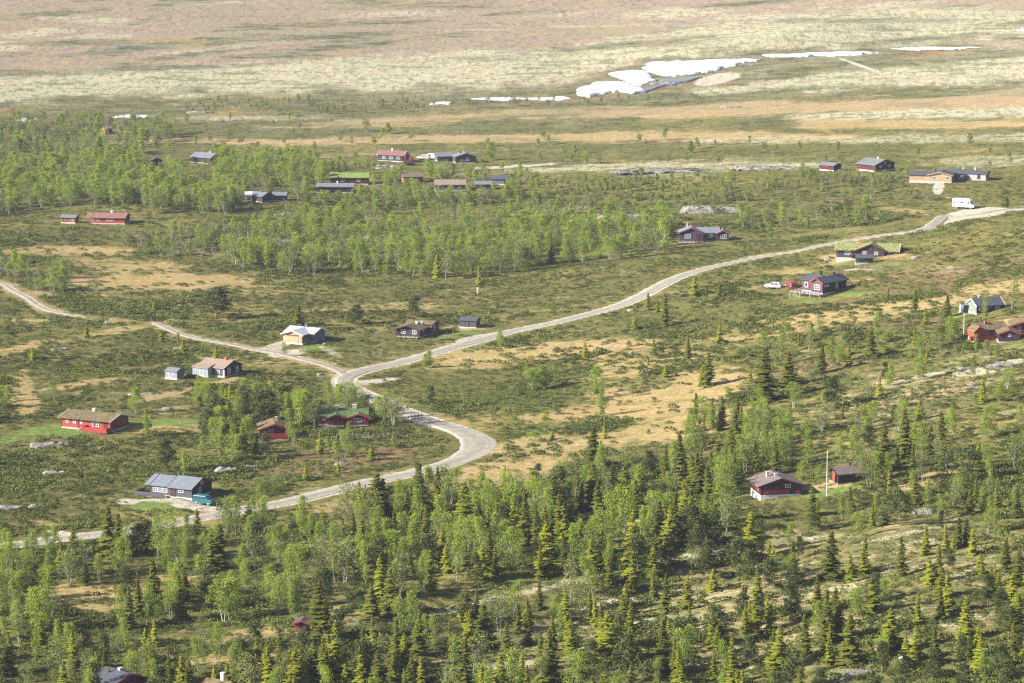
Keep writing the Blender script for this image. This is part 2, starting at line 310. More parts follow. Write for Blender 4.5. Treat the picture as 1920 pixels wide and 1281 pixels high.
def ground_mat():
    m, nt, out = mat('ground'); b = NB(nt)
    pos = b.n('ShaderNodeTexCoord').outputs['Object']
    a1 = b.n('ShaderNodeAttribute', attribute_name='cover_a'); a2 = b.n('ShaderNodeAttribute', attribute_name='cover_b')
    s1 = b.n('ShaderNodeSeparateColor'); b.l(a1.outputs['Color'], s1.inputs[0]); s2 = b.n('ShaderNodeSeparateColor'); b.l(a2.outputs['Color'], s2.inputs[0])
    P_ = a2.outputs['Alpha']; T, L, B = s1.outputs; G, S, W = s2.outputs
    big = b.noise(pos, .022, 5, .6, .6); mid = b.noise(pos, .12, 6, .65, .5); sml = b.noise(pos, .75, 5, .7, .4); tiny = b.noise(pos, 3.2, 4, .7)
    mp = b.n('ShaderNodeMapping'); mp.inputs['Scale'].default_value = (.35, 1.0, 1); mp.inputs['Rotation'].default_value = (0, 0, .5); mp.inputs['Location'].default_value = (40, 90, 0); b.l(pos, mp.inputs[0])
    mid2 = b.noise(mp.outputs[0], .16, 6, .7, 1.0); sml2 = b.noise(mp.outputs[0], .9, 5, .75, .6)
    big2 = b.noise(mp.outputs[0], .035, 5, .65, .8); far1 = b.noise(mp.outputs[0], .11, 7, .8, .5)
    mq = b.n('ShaderNodeMapping'); mq.inputs['Scale'].default_value = (1.0, .28, 1); mq.inputs['Rotation'].default_value = (0, 0, .12); b.l(pos, mq.inputs[0]); fleck = b.noise(mq.outputs[0], .42, 4, .75, .5)
    # heath: green, olive, brown, sprinkled with straw
    green = b.mix(b.sm(mid, .38, .62), (.045, .064, .017), (.120, .130, .036))
    green = b.mix(b.sm(sml, .42, .66), green, (.195, .165, .058))
    green = b.mix(b.math('MULTIPLY', b.sm(sml2, .50, .66), .75), green, (.115, .062, .036))
    green = b.mix(b.math('MULTIPLY', b.sm(tiny, .52, .70), .5), green, (.045, .060, .020))
    green = b.mix(b.math('MULTIPLY', W, .35), green, (.085, .115, .034))
    green = b.mix(b.math('MULTIPLY', P_, .75), green, b.mix(b.sm(mid, .4, .6), (.065, .080, .052), (.15, .145, .09)))  # far heath greyed: duller high vegetation plus haze put into the colour
    def key(m_, amt, lo, hi, extra=None):
        nz = b.math('ADD', b.math('MULTIPLY', big2, .3), b.math('ADD', b.math('MULTIPLY', mid2, .35), b.math('MULTIPLY', sml2, .35)))
        if extra is not None: nz = b.math('ADD', b.math('MULTIPLY', nz, .5), b.math('MULTIPLY', extra, .5))
        q = b.math('ADD', m_, b.math('MULTIPLY', b.math('SUBTRACT', nz, .5), amt))
        return b.sm(q, lo, hi)
    brown = b.mix(b.sm(sml, .35, .65), (.105, .065, .036), (.23, .155, .080))
    c = b.mix(key(B, 4.5, .25, .80), green, brown)
    straw = b.mix(b.sm(sml, .35, .65), (.30, .21, .085), (.48, .36, .165))
    straw = b.mix(b.math('MULTIPLY', b.sm(mid, .45, .65), .5), straw, (.38, .27, .15))
    straw = b.mix(b.math('MULTIPLY', b.sm(sml2, .53, .62), .55), straw, (.24, .165, .07))
    straw = b.mix(b.math('MULTIPLY', b.sm(mid2, .54, .62), .55), straw, (.21, .20, .07))
    straw = b.mix(b.math('MULTIPLY', b.sm(tiny, .50, .64), .55), straw, (.16, .15, .06))
    straw = b.mix(b.math('MULTIPLY', b.sm(far1, .53, .60), .6), straw, (.15, .14, .05))
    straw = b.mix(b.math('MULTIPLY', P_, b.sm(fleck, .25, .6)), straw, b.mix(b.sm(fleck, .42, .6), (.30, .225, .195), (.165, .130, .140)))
    straw = b.mix(b.math('MULTIPLY', b.sm(far1, .36, .45), -.5) if False else b.math('MULTIPLY', b.sm(b.math('SUBTRACT', 1.0, far1), .54, .62), .5), straw, (.42, .30, .21))
    c = b.mix(key(T, 5.0, .28, .80), c, straw)
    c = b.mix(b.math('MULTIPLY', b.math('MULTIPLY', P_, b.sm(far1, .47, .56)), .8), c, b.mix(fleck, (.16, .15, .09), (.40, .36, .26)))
    # random straw and lichen patches in the heath
    nz = b.math('ADD', b.math('MULTIPLY', big, .5), b.math('MULTIPLY', sml2, .5))
    c = b.mix(b.math('MULTIPLY', b.sm(nz, .535, .60), .7), c, (.33, .25, .095))
    lich = b.mix(b.sm(tiny, .4, .62), (.36, .33, .21), (.56, .53, .38))
    lich = b.mix(b.math('MULTIPLY', b.sm(far1, .515, .58), .8), lich, (.14, .15, .07))
    lich = b.mix(b.math('MULTIPLY', b.sm(fleck, .50, .60), .75), lich, (.17, .17, .075))
    lich = b.mix(b.math('MULTIPLY', b.sm(b.math('SUBTRACT', 1.0, far1), .53, .6), .6), lich, (.42, .30, .19))
    c = b.mix(b.math('MULTIPLY', key(L, 5.5, .42, .74, tiny), .93), c, lich)
    c = b.mix(b.math('MULTIPLY', b.sm(sml2, .665, .70), .8), c, (.42, .37, .27))
    grass = b.mix(b.sm(sml, .35, .65), (.10, .16, .035), (.21, .25, .07))
    c = b.mix(key(G, 3.0, .35, .75), c, grass)
    soil = b.mix(b.sm(sml, .35, .65), (.33, .28, .21), (.50, .45, .37))
    c = b.mix(key(S, 1.5, .42, .60), c, soil)
    p = b.n('ShaderNodeBsdfDiffuse'); p.inputs['Roughness'].default_value = .6
    b.l(c, p.inputs[0])
    bn = b.n('ShaderNodeBump'); bn.inputs['Strength'].default_value = .55; bn.inputs['Distance'].default_value = .35
    b.l(b.math('ADD', tiny, b.math('MULTIPLY', sml, 1.4)), bn.inputs['Height']); b.l(bn.outputs[0], p.inputs['Normal'])
    b.l(p.outputs[0], out.inputs[0]); return m

def road_mat():
    m, nt, out = mat('gravel'); b = NB(nt)
    pos = b.n('ShaderNodeTexCoord').outputs['Object']
    e = b.n('ShaderNodeAttribute', attribute_name='tint').outputs['Fac']
    f = b.noise(pos, .5, 6, .7); g = b.noise(pos, 5, 3, .7)
    st = b.math('ABSOLUTE', b.math('SUBTRACT', e, .42))
    c = b.mix(b.sm(f, .35, .65), (.23, .205, .165), (.32, .29, .235))
    c = b.mix(b.math('MULTIPLY', b.sm(b.math('ADD', e, b.math('MULTIPLY', f, .4)), .65, 1.0), .7), c, (.43, .40, .34))
    c = b.mix(b.math('MULTIPLY', b.sm(g, .5, .7), .3), c, (.22, .19, .15))
    c = b.mix(b.math('MULTIPLY', b.sm(b.math('SUBTRACT', .16, st), .0, .14), .28), c, (.42, .39, .33))
    c = b.mix(b.math('MULTIPLY', b.math('MULTIPLY', b.sm(e, .8, 1.0), b.sm(f, .48, .56)), .8), c, (.20, .17, .07))
    p = b.n('ShaderNodeBsdfDiffuse'); b.l(c, p.inputs[0]); b.l(p.outputs[0], out.inputs[0]); return m

def rock_mat():
    m, nt, out = mat('rock'); b = NB(nt)
    pos = b.n('ShaderNodeTexCoord').outputs['Object']
    f = b.noise(pos, 1.1, 6, .7, .5); g = b.noise(pos, 5, 4, .7)
    c = b.mix(b.sm(f, .35, .62), (.22, .205, .195), (.43, .405, .37))
    c = b.mix(b.sm(g, .52, .66), c, (.14, .12, .11))
    c = b.mix(b.math('MULTIPLY', b.sm(b.noise(pos, .6, 5, .7), .52, .62), .6), c, (.22, .19, .09))
    p = b.n('ShaderNodeBsdfDiffuse'); b.l(c, p.inputs[0])
    bn = b.n('ShaderNodeBump'); bn.inputs['Strength'].default_value = .8; bn.inputs['Distance'].default_value = .3; b.l(g, bn.inputs['Height']); b.l(bn.outputs[0], p.inputs['Normal'])
    b.l(p.outputs[0], out.inputs[0]); return m

M = {}
M['ground'] = ground_mat(); M['road'] = road_mat(); M['rock'] = rock_mat()
M['birch_leaf'] = leafmat('birch_leaf', (.14, .20, .035), (.36, .43, .075), .38, (.40, .48, .05))
M['birch_dull'] = leafmat('birch_dull', (.13, .155, .055), (.29, .31, .10), .32, (.28, .32, .07))
M['twig'] = leafmat('bare_twigs', (.15, .12, .10), (.26, .22, .17), .1, (.25, .2, .15))
M['spruce_leaf'] = leafmat('spruce_needles', (.032, .048, .013), (.19, .20, .032), .18, (.20, .22, .03))
M['spruce_gold'] = leafmat('spruce_needles_gold', (.060, .080, .012), (.32, .33, .035), .20, (.34, .34, .03))
M['pine_leaf'] = leafmat('pine_needles', (.034, .048, .018), (.15, .175, .055), .14, (.10, .12, .03))
M['shrub_leaf'] = leafmat('shrub_leaf', (.032, .050, .016), (.165, .190, .048), .2, (.17, .18, .04))
M['bark_white'] = simple('birch_bark', (.36, .34, .31), .8, .35, 2.0)
M['bark_brown'] = simple('brown_bark', (.16, .12, .09), .9, .3, 3.0)
M['bark_grey'] = simple('grey_bark', (.30, .26, .22), .9, .3, 3.0)
M['snow'] = simple('snow', (.58, .60, .64), .7, .30, .16, bump=.6)
M['water'] = simple('stream_water', (.12, .14, .16), .15, .1, .5)
WALLC = dict(red=(.36, .065, .045), darkred=(.11, .018, .022), black=(.028, .024, .028), brown=(.075, .045, .040), grey=(.27, .30, .33), navy=(.060, .070, .100), slate=(.085, .085, .10),
             tan=(.50, .34, .20), palegreen=(.19, .225, .18), orange=(.30, .11, .06), bluegrey=(.13, .15, .18), pale=(.52, .46, .42), plum=(.060, .035, .050))
for k, c in WALLC.items(): M['w_' + k] = simple('wall_' + k, c, .75, .18, 1.2, stripes=('X', 2.2))
ROOFC = dict(slate=(.17, .19, .22), dark=(.075, .080, .095), brown=(.17, .13, .115), redbrown=(.24, .12, .095), tan=(.27, .20, .155), metal=(.43, .44, .46), midgrey=(.17, .18, .20), redtile=(.24, .115, .10), greengrey=(.16, .18, .18))
for k, c in ROOFC.items(): M['r_' + k] = simple('roof_' + k, c, .6, .22, 2.2, bump=.2, spec=.4)
M['r_sod'] = simple('roof_turf_green', (.22, .235, .085), .95, .45, 1.6, bump=.8)
M['r_brightsod'] = simple('roof_turf_bright', (.17, .25, .05), .95, .3, 1.6, bump=.8)
M['r_moss'] = simple('roof_turf_moss', (.085, .125, .045), .95, .45, 1.6, bump=.8)
M['r_drysod'] = simple('roof_turf_dry', (.15, .115, .055), .95, .5, 1.6, bump=.8)
M['white'] = simple('white_paint', (.78, .78, .76), .6, .05)
M['redtrim'] = simple('red_trim', (.29, .038, .036), .6, .1)
M['darktrim'] = simple('dark_trim', (.05, .035, .035), .6, .1)
M['concrete'] = simple('concrete', (.48, .46, .43), .9, .12)
M['brick'] = simple('brick', (.36, .13, .08), .9, .25, 6)
M['stone'] = simple('chimney_stone', (.45, .43, .40), .9, .3, 5)
M['glass'] = simple('window_glass', (.05, .07, .10), .08, .3, 1.0, spec=.9)
M['wood'] = simple('weathered_wood', (.38, .33, .28), .9, .2, 3)
M['teal'] = simple('teal_paint', (.01, .13, .15), .3, .03, spec=.6)
M['carwhite'] = simple('white_car_paint', (.80, .80, .80), .3, .02, spec=.6)
M['carsilver'] = simple('silver_car_paint', (.55, .57, .60), .3, .02, spec=.6)
M['carred'] = simple('red_car_paint', (.26, .03, .035), .3, .03, spec=.6)
M['carblue'] = simple('blue_car_paint', (.05, .08, .16), .3, .03, spec=.6)
M['tyre'] = simple('tyre_rubber', (.02, .02, .02), .8, .1)
M['hub'] = simple('wheel_metal', (.6, .6, .6), .4, .05)

# ------------------------------------------------------------------ mesh helpers
def mesh_np(name, verts, tris, mats, midx=None, tint=None, smooth=False):
    me = bpy.data.meshes.new(name)
    verts = np.asarray(verts, np.float32); tris = np.asarray(tris, np.int32); n = tris.shape[1]
    me.vertices.add(len(verts)); me.vertices.foreach_set('co', verts.ravel())
    me.loops.add(tris.size); me.loops.foreach_set('vertex_index', tris.ravel())
    me.polygons.add(len(tris)); me.polygons.foreach_set('loop_start', np.arange(0, tris.size, n, dtype=np.int32))
    for m_ in mats: me.materials.append(m_)
    if midx is not None: me.polygons.foreach_set('material_index', np.asarray(midx, np.int32))
    if smooth: me.polygons.foreach_set('use_smooth', np.ones(len(tris), bool))
    if tint is not None:
        a = me.attributes.new('tint', 'FLOAT', 'POINT'); a.data.foreach_set('value', np.asarray(tint, np.float32))
    me.update(); me.validate(); return me

class MB:
    def __init__(s): s.v = []; s.f = []
    def add(s, vs, fs):
        o = len(s.v); s.v += [tuple(map(float, p)) for p in vs]; s.f += [tuple(i + o for i in q) for q in fs]
    def box(s, x0, x1, y0, y1, z0, z1):
        s.add([(x0, y0, z0), (x1, y0, z0), (x1, y1, z0), (x0, y1, z0), (x0, y0, z1), (x1, y0, z1), (x1, y1, z1), (x0, y1, z1)],
              [(0, 3, 2, 1), (4, 5, 6, 7), (0, 1, 5, 4), (1, 2, 6, 5), (2, 3, 7, 6), (3, 0, 4, 7)])
    def prism(s, prof, ax, a0, a1):
        """profile [(p, z)] extruded along axis ax ('x': p is y; 'y': p is x) from a0 to a1"""
        n = len(prof); vs = []
        for a in (a0, a1):
            for p, z in prof: vs.append((a, p, z) if ax == 'x' else (p, a, z))
        fs = [tuple(range(n))[::-1], tuple(range(n, 2 * n))] + [(i, (i + 1) % n, n + (i + 1) % n, n + i) for i in range(n)]
        s.add(vs, fs)
    def tube(s, p0, p1, r0, r1, n=6, cap=True):
        p0 = np.array(p0, float); p1 = np.array(p1, float); d = p1 - p0; d /= np.linalg.norm(d) + 1e-9
        a = np.cross(d, (0, 0, 1)) if abs(d[2]) < .9 else np.cross(d, (1, 0, 0)); a /= np.linalg.norm(a); b_ = np.cross(d, a)
        vs = []
        for p, r in ((p0, r0), (p1, r1)):
            for k in range(n):
                t = 2 * math.pi * k / n; vs.append(p + r * (math.cos(t) * a + math.sin(t) * b_))
        fs = [(i, (i + 1) % n, n + (i + 1) % n, n + i) for i in range(n)]
        if cap: fs += [tuple(range(n))[::-1], tuple(range(n, 2 * n))]
        s.add(vs, fs)
    def build(s, name, m, parent=None):
        me = bpy.data.meshes.new(name); me.from_pydata(s.v, [], s.f); me.materials.append(m)
        me.update()
        o = bpy.data.objects.new(name, me); COL.objects.link(o)
        if parent is not None: o.parent = parent
        return o

def tag(o, label, cat, group=None, kind=None):
    if label: o['label'] = label
    if cat: o['category'] = cat
    if group: o['group'] = group
    if kind: o['kind'] = kind
    return o

def root(name, u, v, yaw_rel, label, cat, group=None, dz=0.0):
    x, y = hit(u, v); x = float(x); y = float(y)
    o = bpy.data.objects.new(name, None); COL.objects.link(o)
    o.location = (x, y, float(h_macro(x, y)) + dz); o.rotation_euler = (0, 0, rad(yaw_rel) - math.atan2(x, y))
    return tag(o, label, cat, group)

def pxm(u, v):
    x, y = hit(u, v); z = float(h_macro(x, y)); return F / (float(y) * cp - (z - CAMZ) * sp)

# ------------------------------------------------------------------ ground sheet
def ground():
    us = np.concatenate([np.linspace(-9000, -1300, 14), np.linspace(-1150, -100, 34), np.arange(-70, 1991, 1.9), np.linspace(2020, 3070, 34), np.linspace(3220, 11000, 14)])
    vs = np.concatenate([np.array([-452, -440, -425, -405, -380, -350, -315, -280, -245, -210, -180, -150, -125, -105]), np.arange(-90, 1420, 1.5), np.linspace(1430, 1800, 26), np.linspace(1840, 3600, 30)])
    U, V = np.meshgrid(us, vs)
    Yd = CAMZ * F / (V + 469.5); X = (U - CX) / F * Yd; Y = Yd
    zm = h_macro(X, Y); Z = ground_z(X, Y)
    u, v = project(X, Y, zm)
    nr, nc = U.shape
    idx = np.arange(nr * nc).reshape(nr, nc)
    q = np.stack([idx[1:, :-1], idx[1:, 1:], idx[:-1, 1:], idx[:-1, :-1]], -1).reshape(-1, 4)
    me = mesh_np('ground', np.stack([X, Y, Z], -1).reshape(-1, 3), q, [M['ground']], smooth=True)
    for nm, ks in (('cover_a', 'TLB'), ('cover_b', 'GSW')):
        a = me.attributes.new(nm, 'FLOAT_COLOR', 'POINT')
        arr = np.ones((nr * nc, 4), np.float32)
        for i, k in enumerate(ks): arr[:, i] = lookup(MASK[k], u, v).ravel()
        if nm == 'cover_b': arr[:, 3] = (.85 * sstep(1120, 1560, Y)).ravel()  # alpha: distance weight for greyer cover and haze in the ground colour
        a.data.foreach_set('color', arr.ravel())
    o = bpy.data.objects.new('ground', me); COL.objects.link(o)
    tag(o, None, None, kind='structure')
ground()

def road_mesh(name, line, halfw, nseg, lift):
    d = np.gradient(line, axis=0); d /= np.linalg.norm(d, axis=1)[:, None] + 1e-9
    nrm = np.stack([-d[:, 1], d[:, 0]], 1)
    offs = np.linspace(-1, 1, nseg); V = []; T = []
    hw = halfw if not callable(halfw) else np.array([halfw(*p) for p in line])
    hw = hw * (1 + .16 * fbm(np.arange(len(line)) * .45, 0, 3, 5))
    for k in offs:
        p = line + nrm * (hw * k)[:, None] if hasattr(hw, '__len__') else line + nrm * hw * k
        z = h_macro(p[:, 0], p[:, 1]) + lift * (1 - k ** 4) - 0.16 * (abs(k) == 1) + .02 * fbm(p[:, 0] / 2, p[:, 1] / 2, 2)
        V.append(np.stack([p[:, 0], p[:, 1], z], 1)); T.append(np.full(len(line), abs(k) + .18 * (abs(k) < .2)))
    V = np.stack(V, 1); n = len(line); idx = np.arange(n * nseg).reshape(n, nseg)
    q = np.stack([idx[:-1, :-1], idx[:-1, 1:], idx[1:, 1:], idx[1:, :-1]], -1).reshape(-1, 4)
    me = mesh_np(name, V.reshape(-1, 3), q, [M['road']], tint=np.stack(T, 1).ravel(), smooth=True)
    o = bpy.data.objects.new(name, me); COL.objects.link(o); tag(o, None, None, kind='structure')
bx_, by_ = hit(900, 835)
road_mesh('road', catmull(ROAD_W, 3), lambda x, y: 2.15 - .65 * float(sstep(-58, -80, x)) * (y < 720) + 2.1 * math.exp(-((x - float(bx_)) ** 2 + (y - float(by_)) ** 2) / 300), 11, .09)
road_mesh('track', catmull(TRACK_W[:14 * 6 + 1], 3), .7, 9, .05)
road_mesh('track', catmull(TRACK_W[14 * 9:], 3), 1.15, 9, .07)

# ------------------------------------------------------------------ snow and stream
def inside(poly, U, V):
    r = np.zeros(U.shape, bool); n = len(poly)
    for i in range(n):
        x0, y0 = poly[i]; x1, y1 = poly[(i + 1) % n]
        c = ((y0 > V) != (y1 > V)) & (U < (x1 - x0) * (V - y0) / (y1 - y0 + 1e-12) + x0); r ^= c
    return r
def edge_dist(poly, U, V, ky):
    d = np.full(U.shape, 1e9); n = len(poly)
    for i in range(n):
        ax, ay = poly[i]; bx, by = poly[(i + 1) % n]; dx, dy = bx - ax, (by - ay) * ky
        t = np.clip(((U - ax) * dx + (V - ay) * ky * dy) / (dx * dx + dy * dy + 1e-9), 0, 1)
        d = np.minimum(d, np.hypot(U - ax - t * dx, (V - ay) * ky - t * dy))
    return d
def patch(name, poly, thick, rise, label, cat, m, kind=None, lift=0.0, group=None):
    us = [p[0] for p in poly]; vs = [p[1] for p in poly]
    U, V = np.meshgrid(np.arange(min(us) - 3, max(us) + 3, 2.0), np.arange(min(vs) - 1.5, max(vs) + 1.5, .6))
    wu = 10 * fbm(U / 24, V / 7, 3, 12); wv = 3.2 * fbm(U / 34, V / 7, 3, 14); ins = inside(poly, U + wu, V + wv); d = edge_dist(poly, U + wu, V + wv, 4.0)
    x, y = hit(U, V)
    prof = np.where(ins, thick * (1 - np.exp(-d / rise)), -1.2) * (1 + .10 * fbm(U / 14, V / 4, 3, 8))
    Z = ground_z(x, y) * 0 + h_macro(x, y) + lift + prof
    keep = ins | (d < 5)
    nr, nc = U.shape; idx = np.arange(nr * nc).reshape(nr, nc)
    ok = keep[:-1, :-1] & keep[1:, :-1] & keep[:-1, 1:] & keep[1:, 1:]
    q = np.stack([idx[1:, :-1], idx[1:, 1:], idx[:-1, 1:], idx[:-1, :-1]], -1)[ok]
    used = np.unique(q); remap = -np.ones(nr * nc, int); remap[used] = np.arange(len(used))
    P = np.stack([x, y, Z], -1).reshape(-1, 3)[used]
    me = mesh_np(name, P, remap[q], [m], smooth=True)
    o = bpy.data.objects.new(name, me); COL.objects.link(o); tag(o, label, cat, group, kind); return o
SG = 'old snow left in the stream gully'
patch('snow_patch', [(1204, 128), (1222, 118), (1300, 114), (1400, 111), (1430, 113), (1405, 118), (1360, 128), (1330, 135), (1280, 141), (1250, 145), (1222, 138)], .95, 5, 'broad white snowfield in the gully beside the sandy bank', 'snow', M['snow'], group=SG)
patch('snow_patch', [(1140, 138), (1180, 131), (1215, 133), (1225, 145), (1228, 153), (1205, 160), (1175, 158), (1170, 150), (1150, 143)], .95, 5, 'white overhanging snow tongue between the two larger snow banks', 'snow', M['snow'], group=SG)
patch('snow_patch', [(1076, 178), (1085, 166), (1110, 156), (1140, 153), (1180, 155), (1200, 164), (1215, 172), (1190, 177), (1160, 172), (1130, 176), (1100, 183)], .95, 5, 'lowest rounded snow bank with blue shadowed edge above the birch scrub', 'snow', M['snow'], group=SG)
patch('snow_patch', [(1424, 104), (1500, 101), (1600, 99), (1660, 100), (1600, 104), (1500, 107), (1450, 108)], 1.0, 4, 'long thin snow strip across the pale heath behind the sandy bank', 'snow', M['snow'], group=SG)
patch('snow_patch', [(1660, 92), (1720, 88), (1800, 87), (1850, 88), (1790, 92), (1720, 95)], .35, 4, 'thin snow strip highest on the slope', 'snow', M['snow'], group=SG)
patch('snow_patch', [(800, 197), (820, 191), (850, 191), (845, 196)], .25, 3, 'small flat snow scrap among grey birch scrub', 'snow', M['snow'], group=SG)
patch('snow_patch', [(880, 186), (930, 182), (1000, 183), (1070, 181), (1075, 186), (1000, 188), (920, 188)], .25, 3, 'narrow snow ribbon running into the lowest snow bank', 'snow', M['snow'], group=SG)
patch('snow_patch', [(16, 225), (50, 221), (90, 221), (60, 227)], .25, 3, 'snow scrap at the edge of the birch wood, far side', 'snow', M['snow'], group=SG)
patch('snow_patch', [(205, 219), (255, 216), (300, 217), (280, 221), (220, 222)], .6, 3, 'thin snow sliver behind the birch wood near the orange hut', 'snow', M['snow'], group=SG)
patch('snow_patch', [(1905, 56), (1925, 52), (1960, 55), (1930, 62)], .25, 3, 'small snow spot at the edge of the rusty slope', 'snow', M['snow'], group=SG)
patch('water', [(1180, 178), (1215, 165), (1240, 152), (1290, 145), (1320, 146), (1290, 152), (1250, 160), (1210, 176)], .15, 2, None, None, M['water'], kind='structure', lift=.25)

# ------------------------------------------------------------------ cabins
OBST = []   # picture boxes of things that trees must leave clear
LAND = []   # landmarks for telling trees apart
class Cabin:
    def __init__(s, name, u, v, yaw, label, land=None, base=.3, clear=None, group=None, cat='cabin', detail=True):
        s.r = root(name, u, v, yaw, label, cat, group); s.base = base; s.r.scale = (1, 1, .88); s.wall = {}; s.f = MB(); s.detail = detail; s.trims = {}
        if clear: OBST.append(clear)
        if land: LAND.append((land, (clear[0] + clear[2]) / 2 if clear else u, (clear[1] + clear[3]) / 2 if clear else v))
    def vol(s, x0, x1, y0, y1, h, rise, ax, wall, roof, og=.35, oe=.45, t=.14, trim=None, lift=0.0, foot=True):
        rise *= .80; b = s.base + lift; m = s.wall.setdefault(wall, MB())
        e = h + b; z = e + rise
        if ax == 'x':
            mid = (y0 + y1) / 2; m.prism([(y0, b), (y1, b), (y1, e), (mid, z), (y0, e)], 'x', x0, x1); half = (y1 - y0) / 2
        else:
            mid = (x0 + x1) / 2; m.prism([(x0, b), (x1, b), (x1, e), (mid, z), (x0, e)], 'y', y0, y1); half = (x1 - x0) / 2
        k = rise / half; lo = e - oe * k + .02; hi = z + .02
        a0, a1 = (x0 - og, x1 + og) if ax == 'x' else (y0 - og, y1 + og)
        ro = MB(); p0 = mid - half - oe; p1 = mid + half + oe
        ro.prism([(p0, lo), (mid, hi), (mid, hi + t), (p0, lo + t)], ax, a0, a1)
        ro.prism([(mid, hi), (p1, lo), (p1, lo + t), (mid, hi + t)], ax, a0, a1)
        rf = ro.build('roof', M['r_' + roof], s.r)
        if trim:
            for q0, q1 in ((a0 - .07, a0 - .005), (a1 + .005, a1 + .07)):
                tb = MB(); tb.prism([(p0 - .03, lo - .12), (mid, hi - .12), (mid, hi + t + .03), (p0 - .03, lo + t + .03)], ax, q0, q1)
                tb.prism([(mid, hi - .12), (p1 + .03, lo - .12), (p1 + .03, lo + t + .03), (mid, hi + t + .03)], ax, q0, q1); tb.build('bargeboard', M[trim], s.r)
        if foot: s.f.box(x0 - .04, x1 + .04, y0 - .04, y1 + .04, -1.6, b + .015)
        s.last = rf; s.lastdim = (x0, x1, y0, y1, e, z, ax)
        return rf
    def chim(s, x, y, h=1.0, w=.5, m='stone', roof=None):
        x0, x1, y0, y1, e, z, ax = s.lastdim
        mb = MB(); mb.box(x - w / 2, x + w / 2, y - w / 2, y + w / 2, e, z + h); mb.box(x - w / 2 - .06, x + w / 2 + .06, y - w / 2 - .06, y + w / 2 + .06, z + h + .002, z + h + .12)
        mb.build('chimney', M[m] if m in M else m, roof or s.last)
    def win(s, face, a, z, w, h, at, nx=2, nz=2, frame='white', door=False, mat_=None):
        """face F/B/L/R of a volume; a = centre along the wall, at = the wall's plane"""
        z += s.base; fb = MB(); pb = MB(); o = .05; fr = .09 if s.detail else .12
        def bx(mb, a0, a1, z0, z1, d0, d1):
            if face == 'F': mb.box(a0, a1, at - d1, at - d0, z0, z1)
            elif face == 'R': mb.box(at + d0, at + d1, a0, a1, z0, z1)
            elif face == 'L': mb.box(at - d1, at - d0, a0, a1, z0, z1)
        a0, a1, z0, z1 = a - w / 2, a + w / 2, z - h / 2, z + h / 2
        bx(fb, a0 - fr, a0, z0 - fr, z1 + fr, .003, .07); bx(fb, a1, a1 + fr, z0 - fr, z1 + fr, .003, .07)
        bx(fb, a0, a1, z1, z1 + fr, .003, .07); bx(fb, a0, a1, z0 - fr, z0, .003, .07)
        for i in range(1, nx): x = a0 + w * i / nx; bx(fb, x - .03, x + .03, z0, z1, .012, .055)
        for i in range(1, nz): q = z0 + h * i / nz; bx(fb, a0, a1, q - .025, q + .025, .010, .050)
        fo = fb.build('door' if door else 'window', M[frame], s.r)
        bx(pb, a0 + .001, a1 - .001, z0 + .001, z1 - .001, .004, .03); pb.build('door_leaf' if door else 'pane', M[mat_ or 'glass'], fo)
    def panel(s, name, face, a, z, w, h, at, m, d=.06):
        z += s.base; mb = MB()
        a0, a1, z0, z1 = a - w / 2, a + w / 2, z - h / 2, z + h / 2
        if face == 'F': mb.box(a0, a1, at - d, at - .004, z0, z1)
        elif face == 'R': mb.box(at + .004, at + d, a0, a1, z0, z1)
        else: mb.box(at - d, at - .004, a0, a1, z0, z1)
        return mb.build(name, M[m], s.r)
    def deck(s, x0, x1, y0, y1, h=.35, rail='w_brown', railh=.9, solid=False, top='wood', z=0):
        mb = MB(); mb.box(x0, x1, y0, y1, z + h - .12, z + h)
        for px in np.linspace(x0 + .1, x1 - .1, 4): mb.box(px - .06, px + .06, y0 + .05, y0 + .17, -1.5, z + h - .121)
        dk = mb.build('deck', M[top], s.r)
        rb = MB()
        if solid:
            rb.box(x0, x1, y0 - .05, y0 - .002, z + h - .25, z + h + railh); rb.box(x0 - .05, x0 - .002, y0, y1, z + h - .25, z + h + railh); rb.box(x1 + .002, x1 + .05, y0, y1, z + h - .25, z + h + railh)
        else:
            for q in (.35, railh): rb.box(x0, x1, y0 - .04, y0, z + h + q - .06, z + h + q); rb.box(x0 - .04, x0, y0, y1, z + h + q - .06, z + h + q)
            for px in np.arange(x0, x1 + .01, 1.2): rb.box(px - .045, px + .045, y0 - .09, y0 - .042, z + h - .2, z + h + railh)
        rb.build('railing', M[rail], dk)
    def post(s, x, y, h, m='darktrim', w=.12, z0=-.5):
        mb = MB(); mb.box(x - w / 2, x + w / 2, y - w / 2, y + w / 2, z0, h); mb.build('post', M[m], s.r)
    def done(s, foot='concrete'):
        for k, m in s.wall.items(): m.build('wall', M['w_' + k], s.r)
        if s.f.v: s.f.build('foundation', M[foot], s.r)
        for k, m in s.trims.items(): m.build('bargeboard', M[k], s.r)
        return s.r

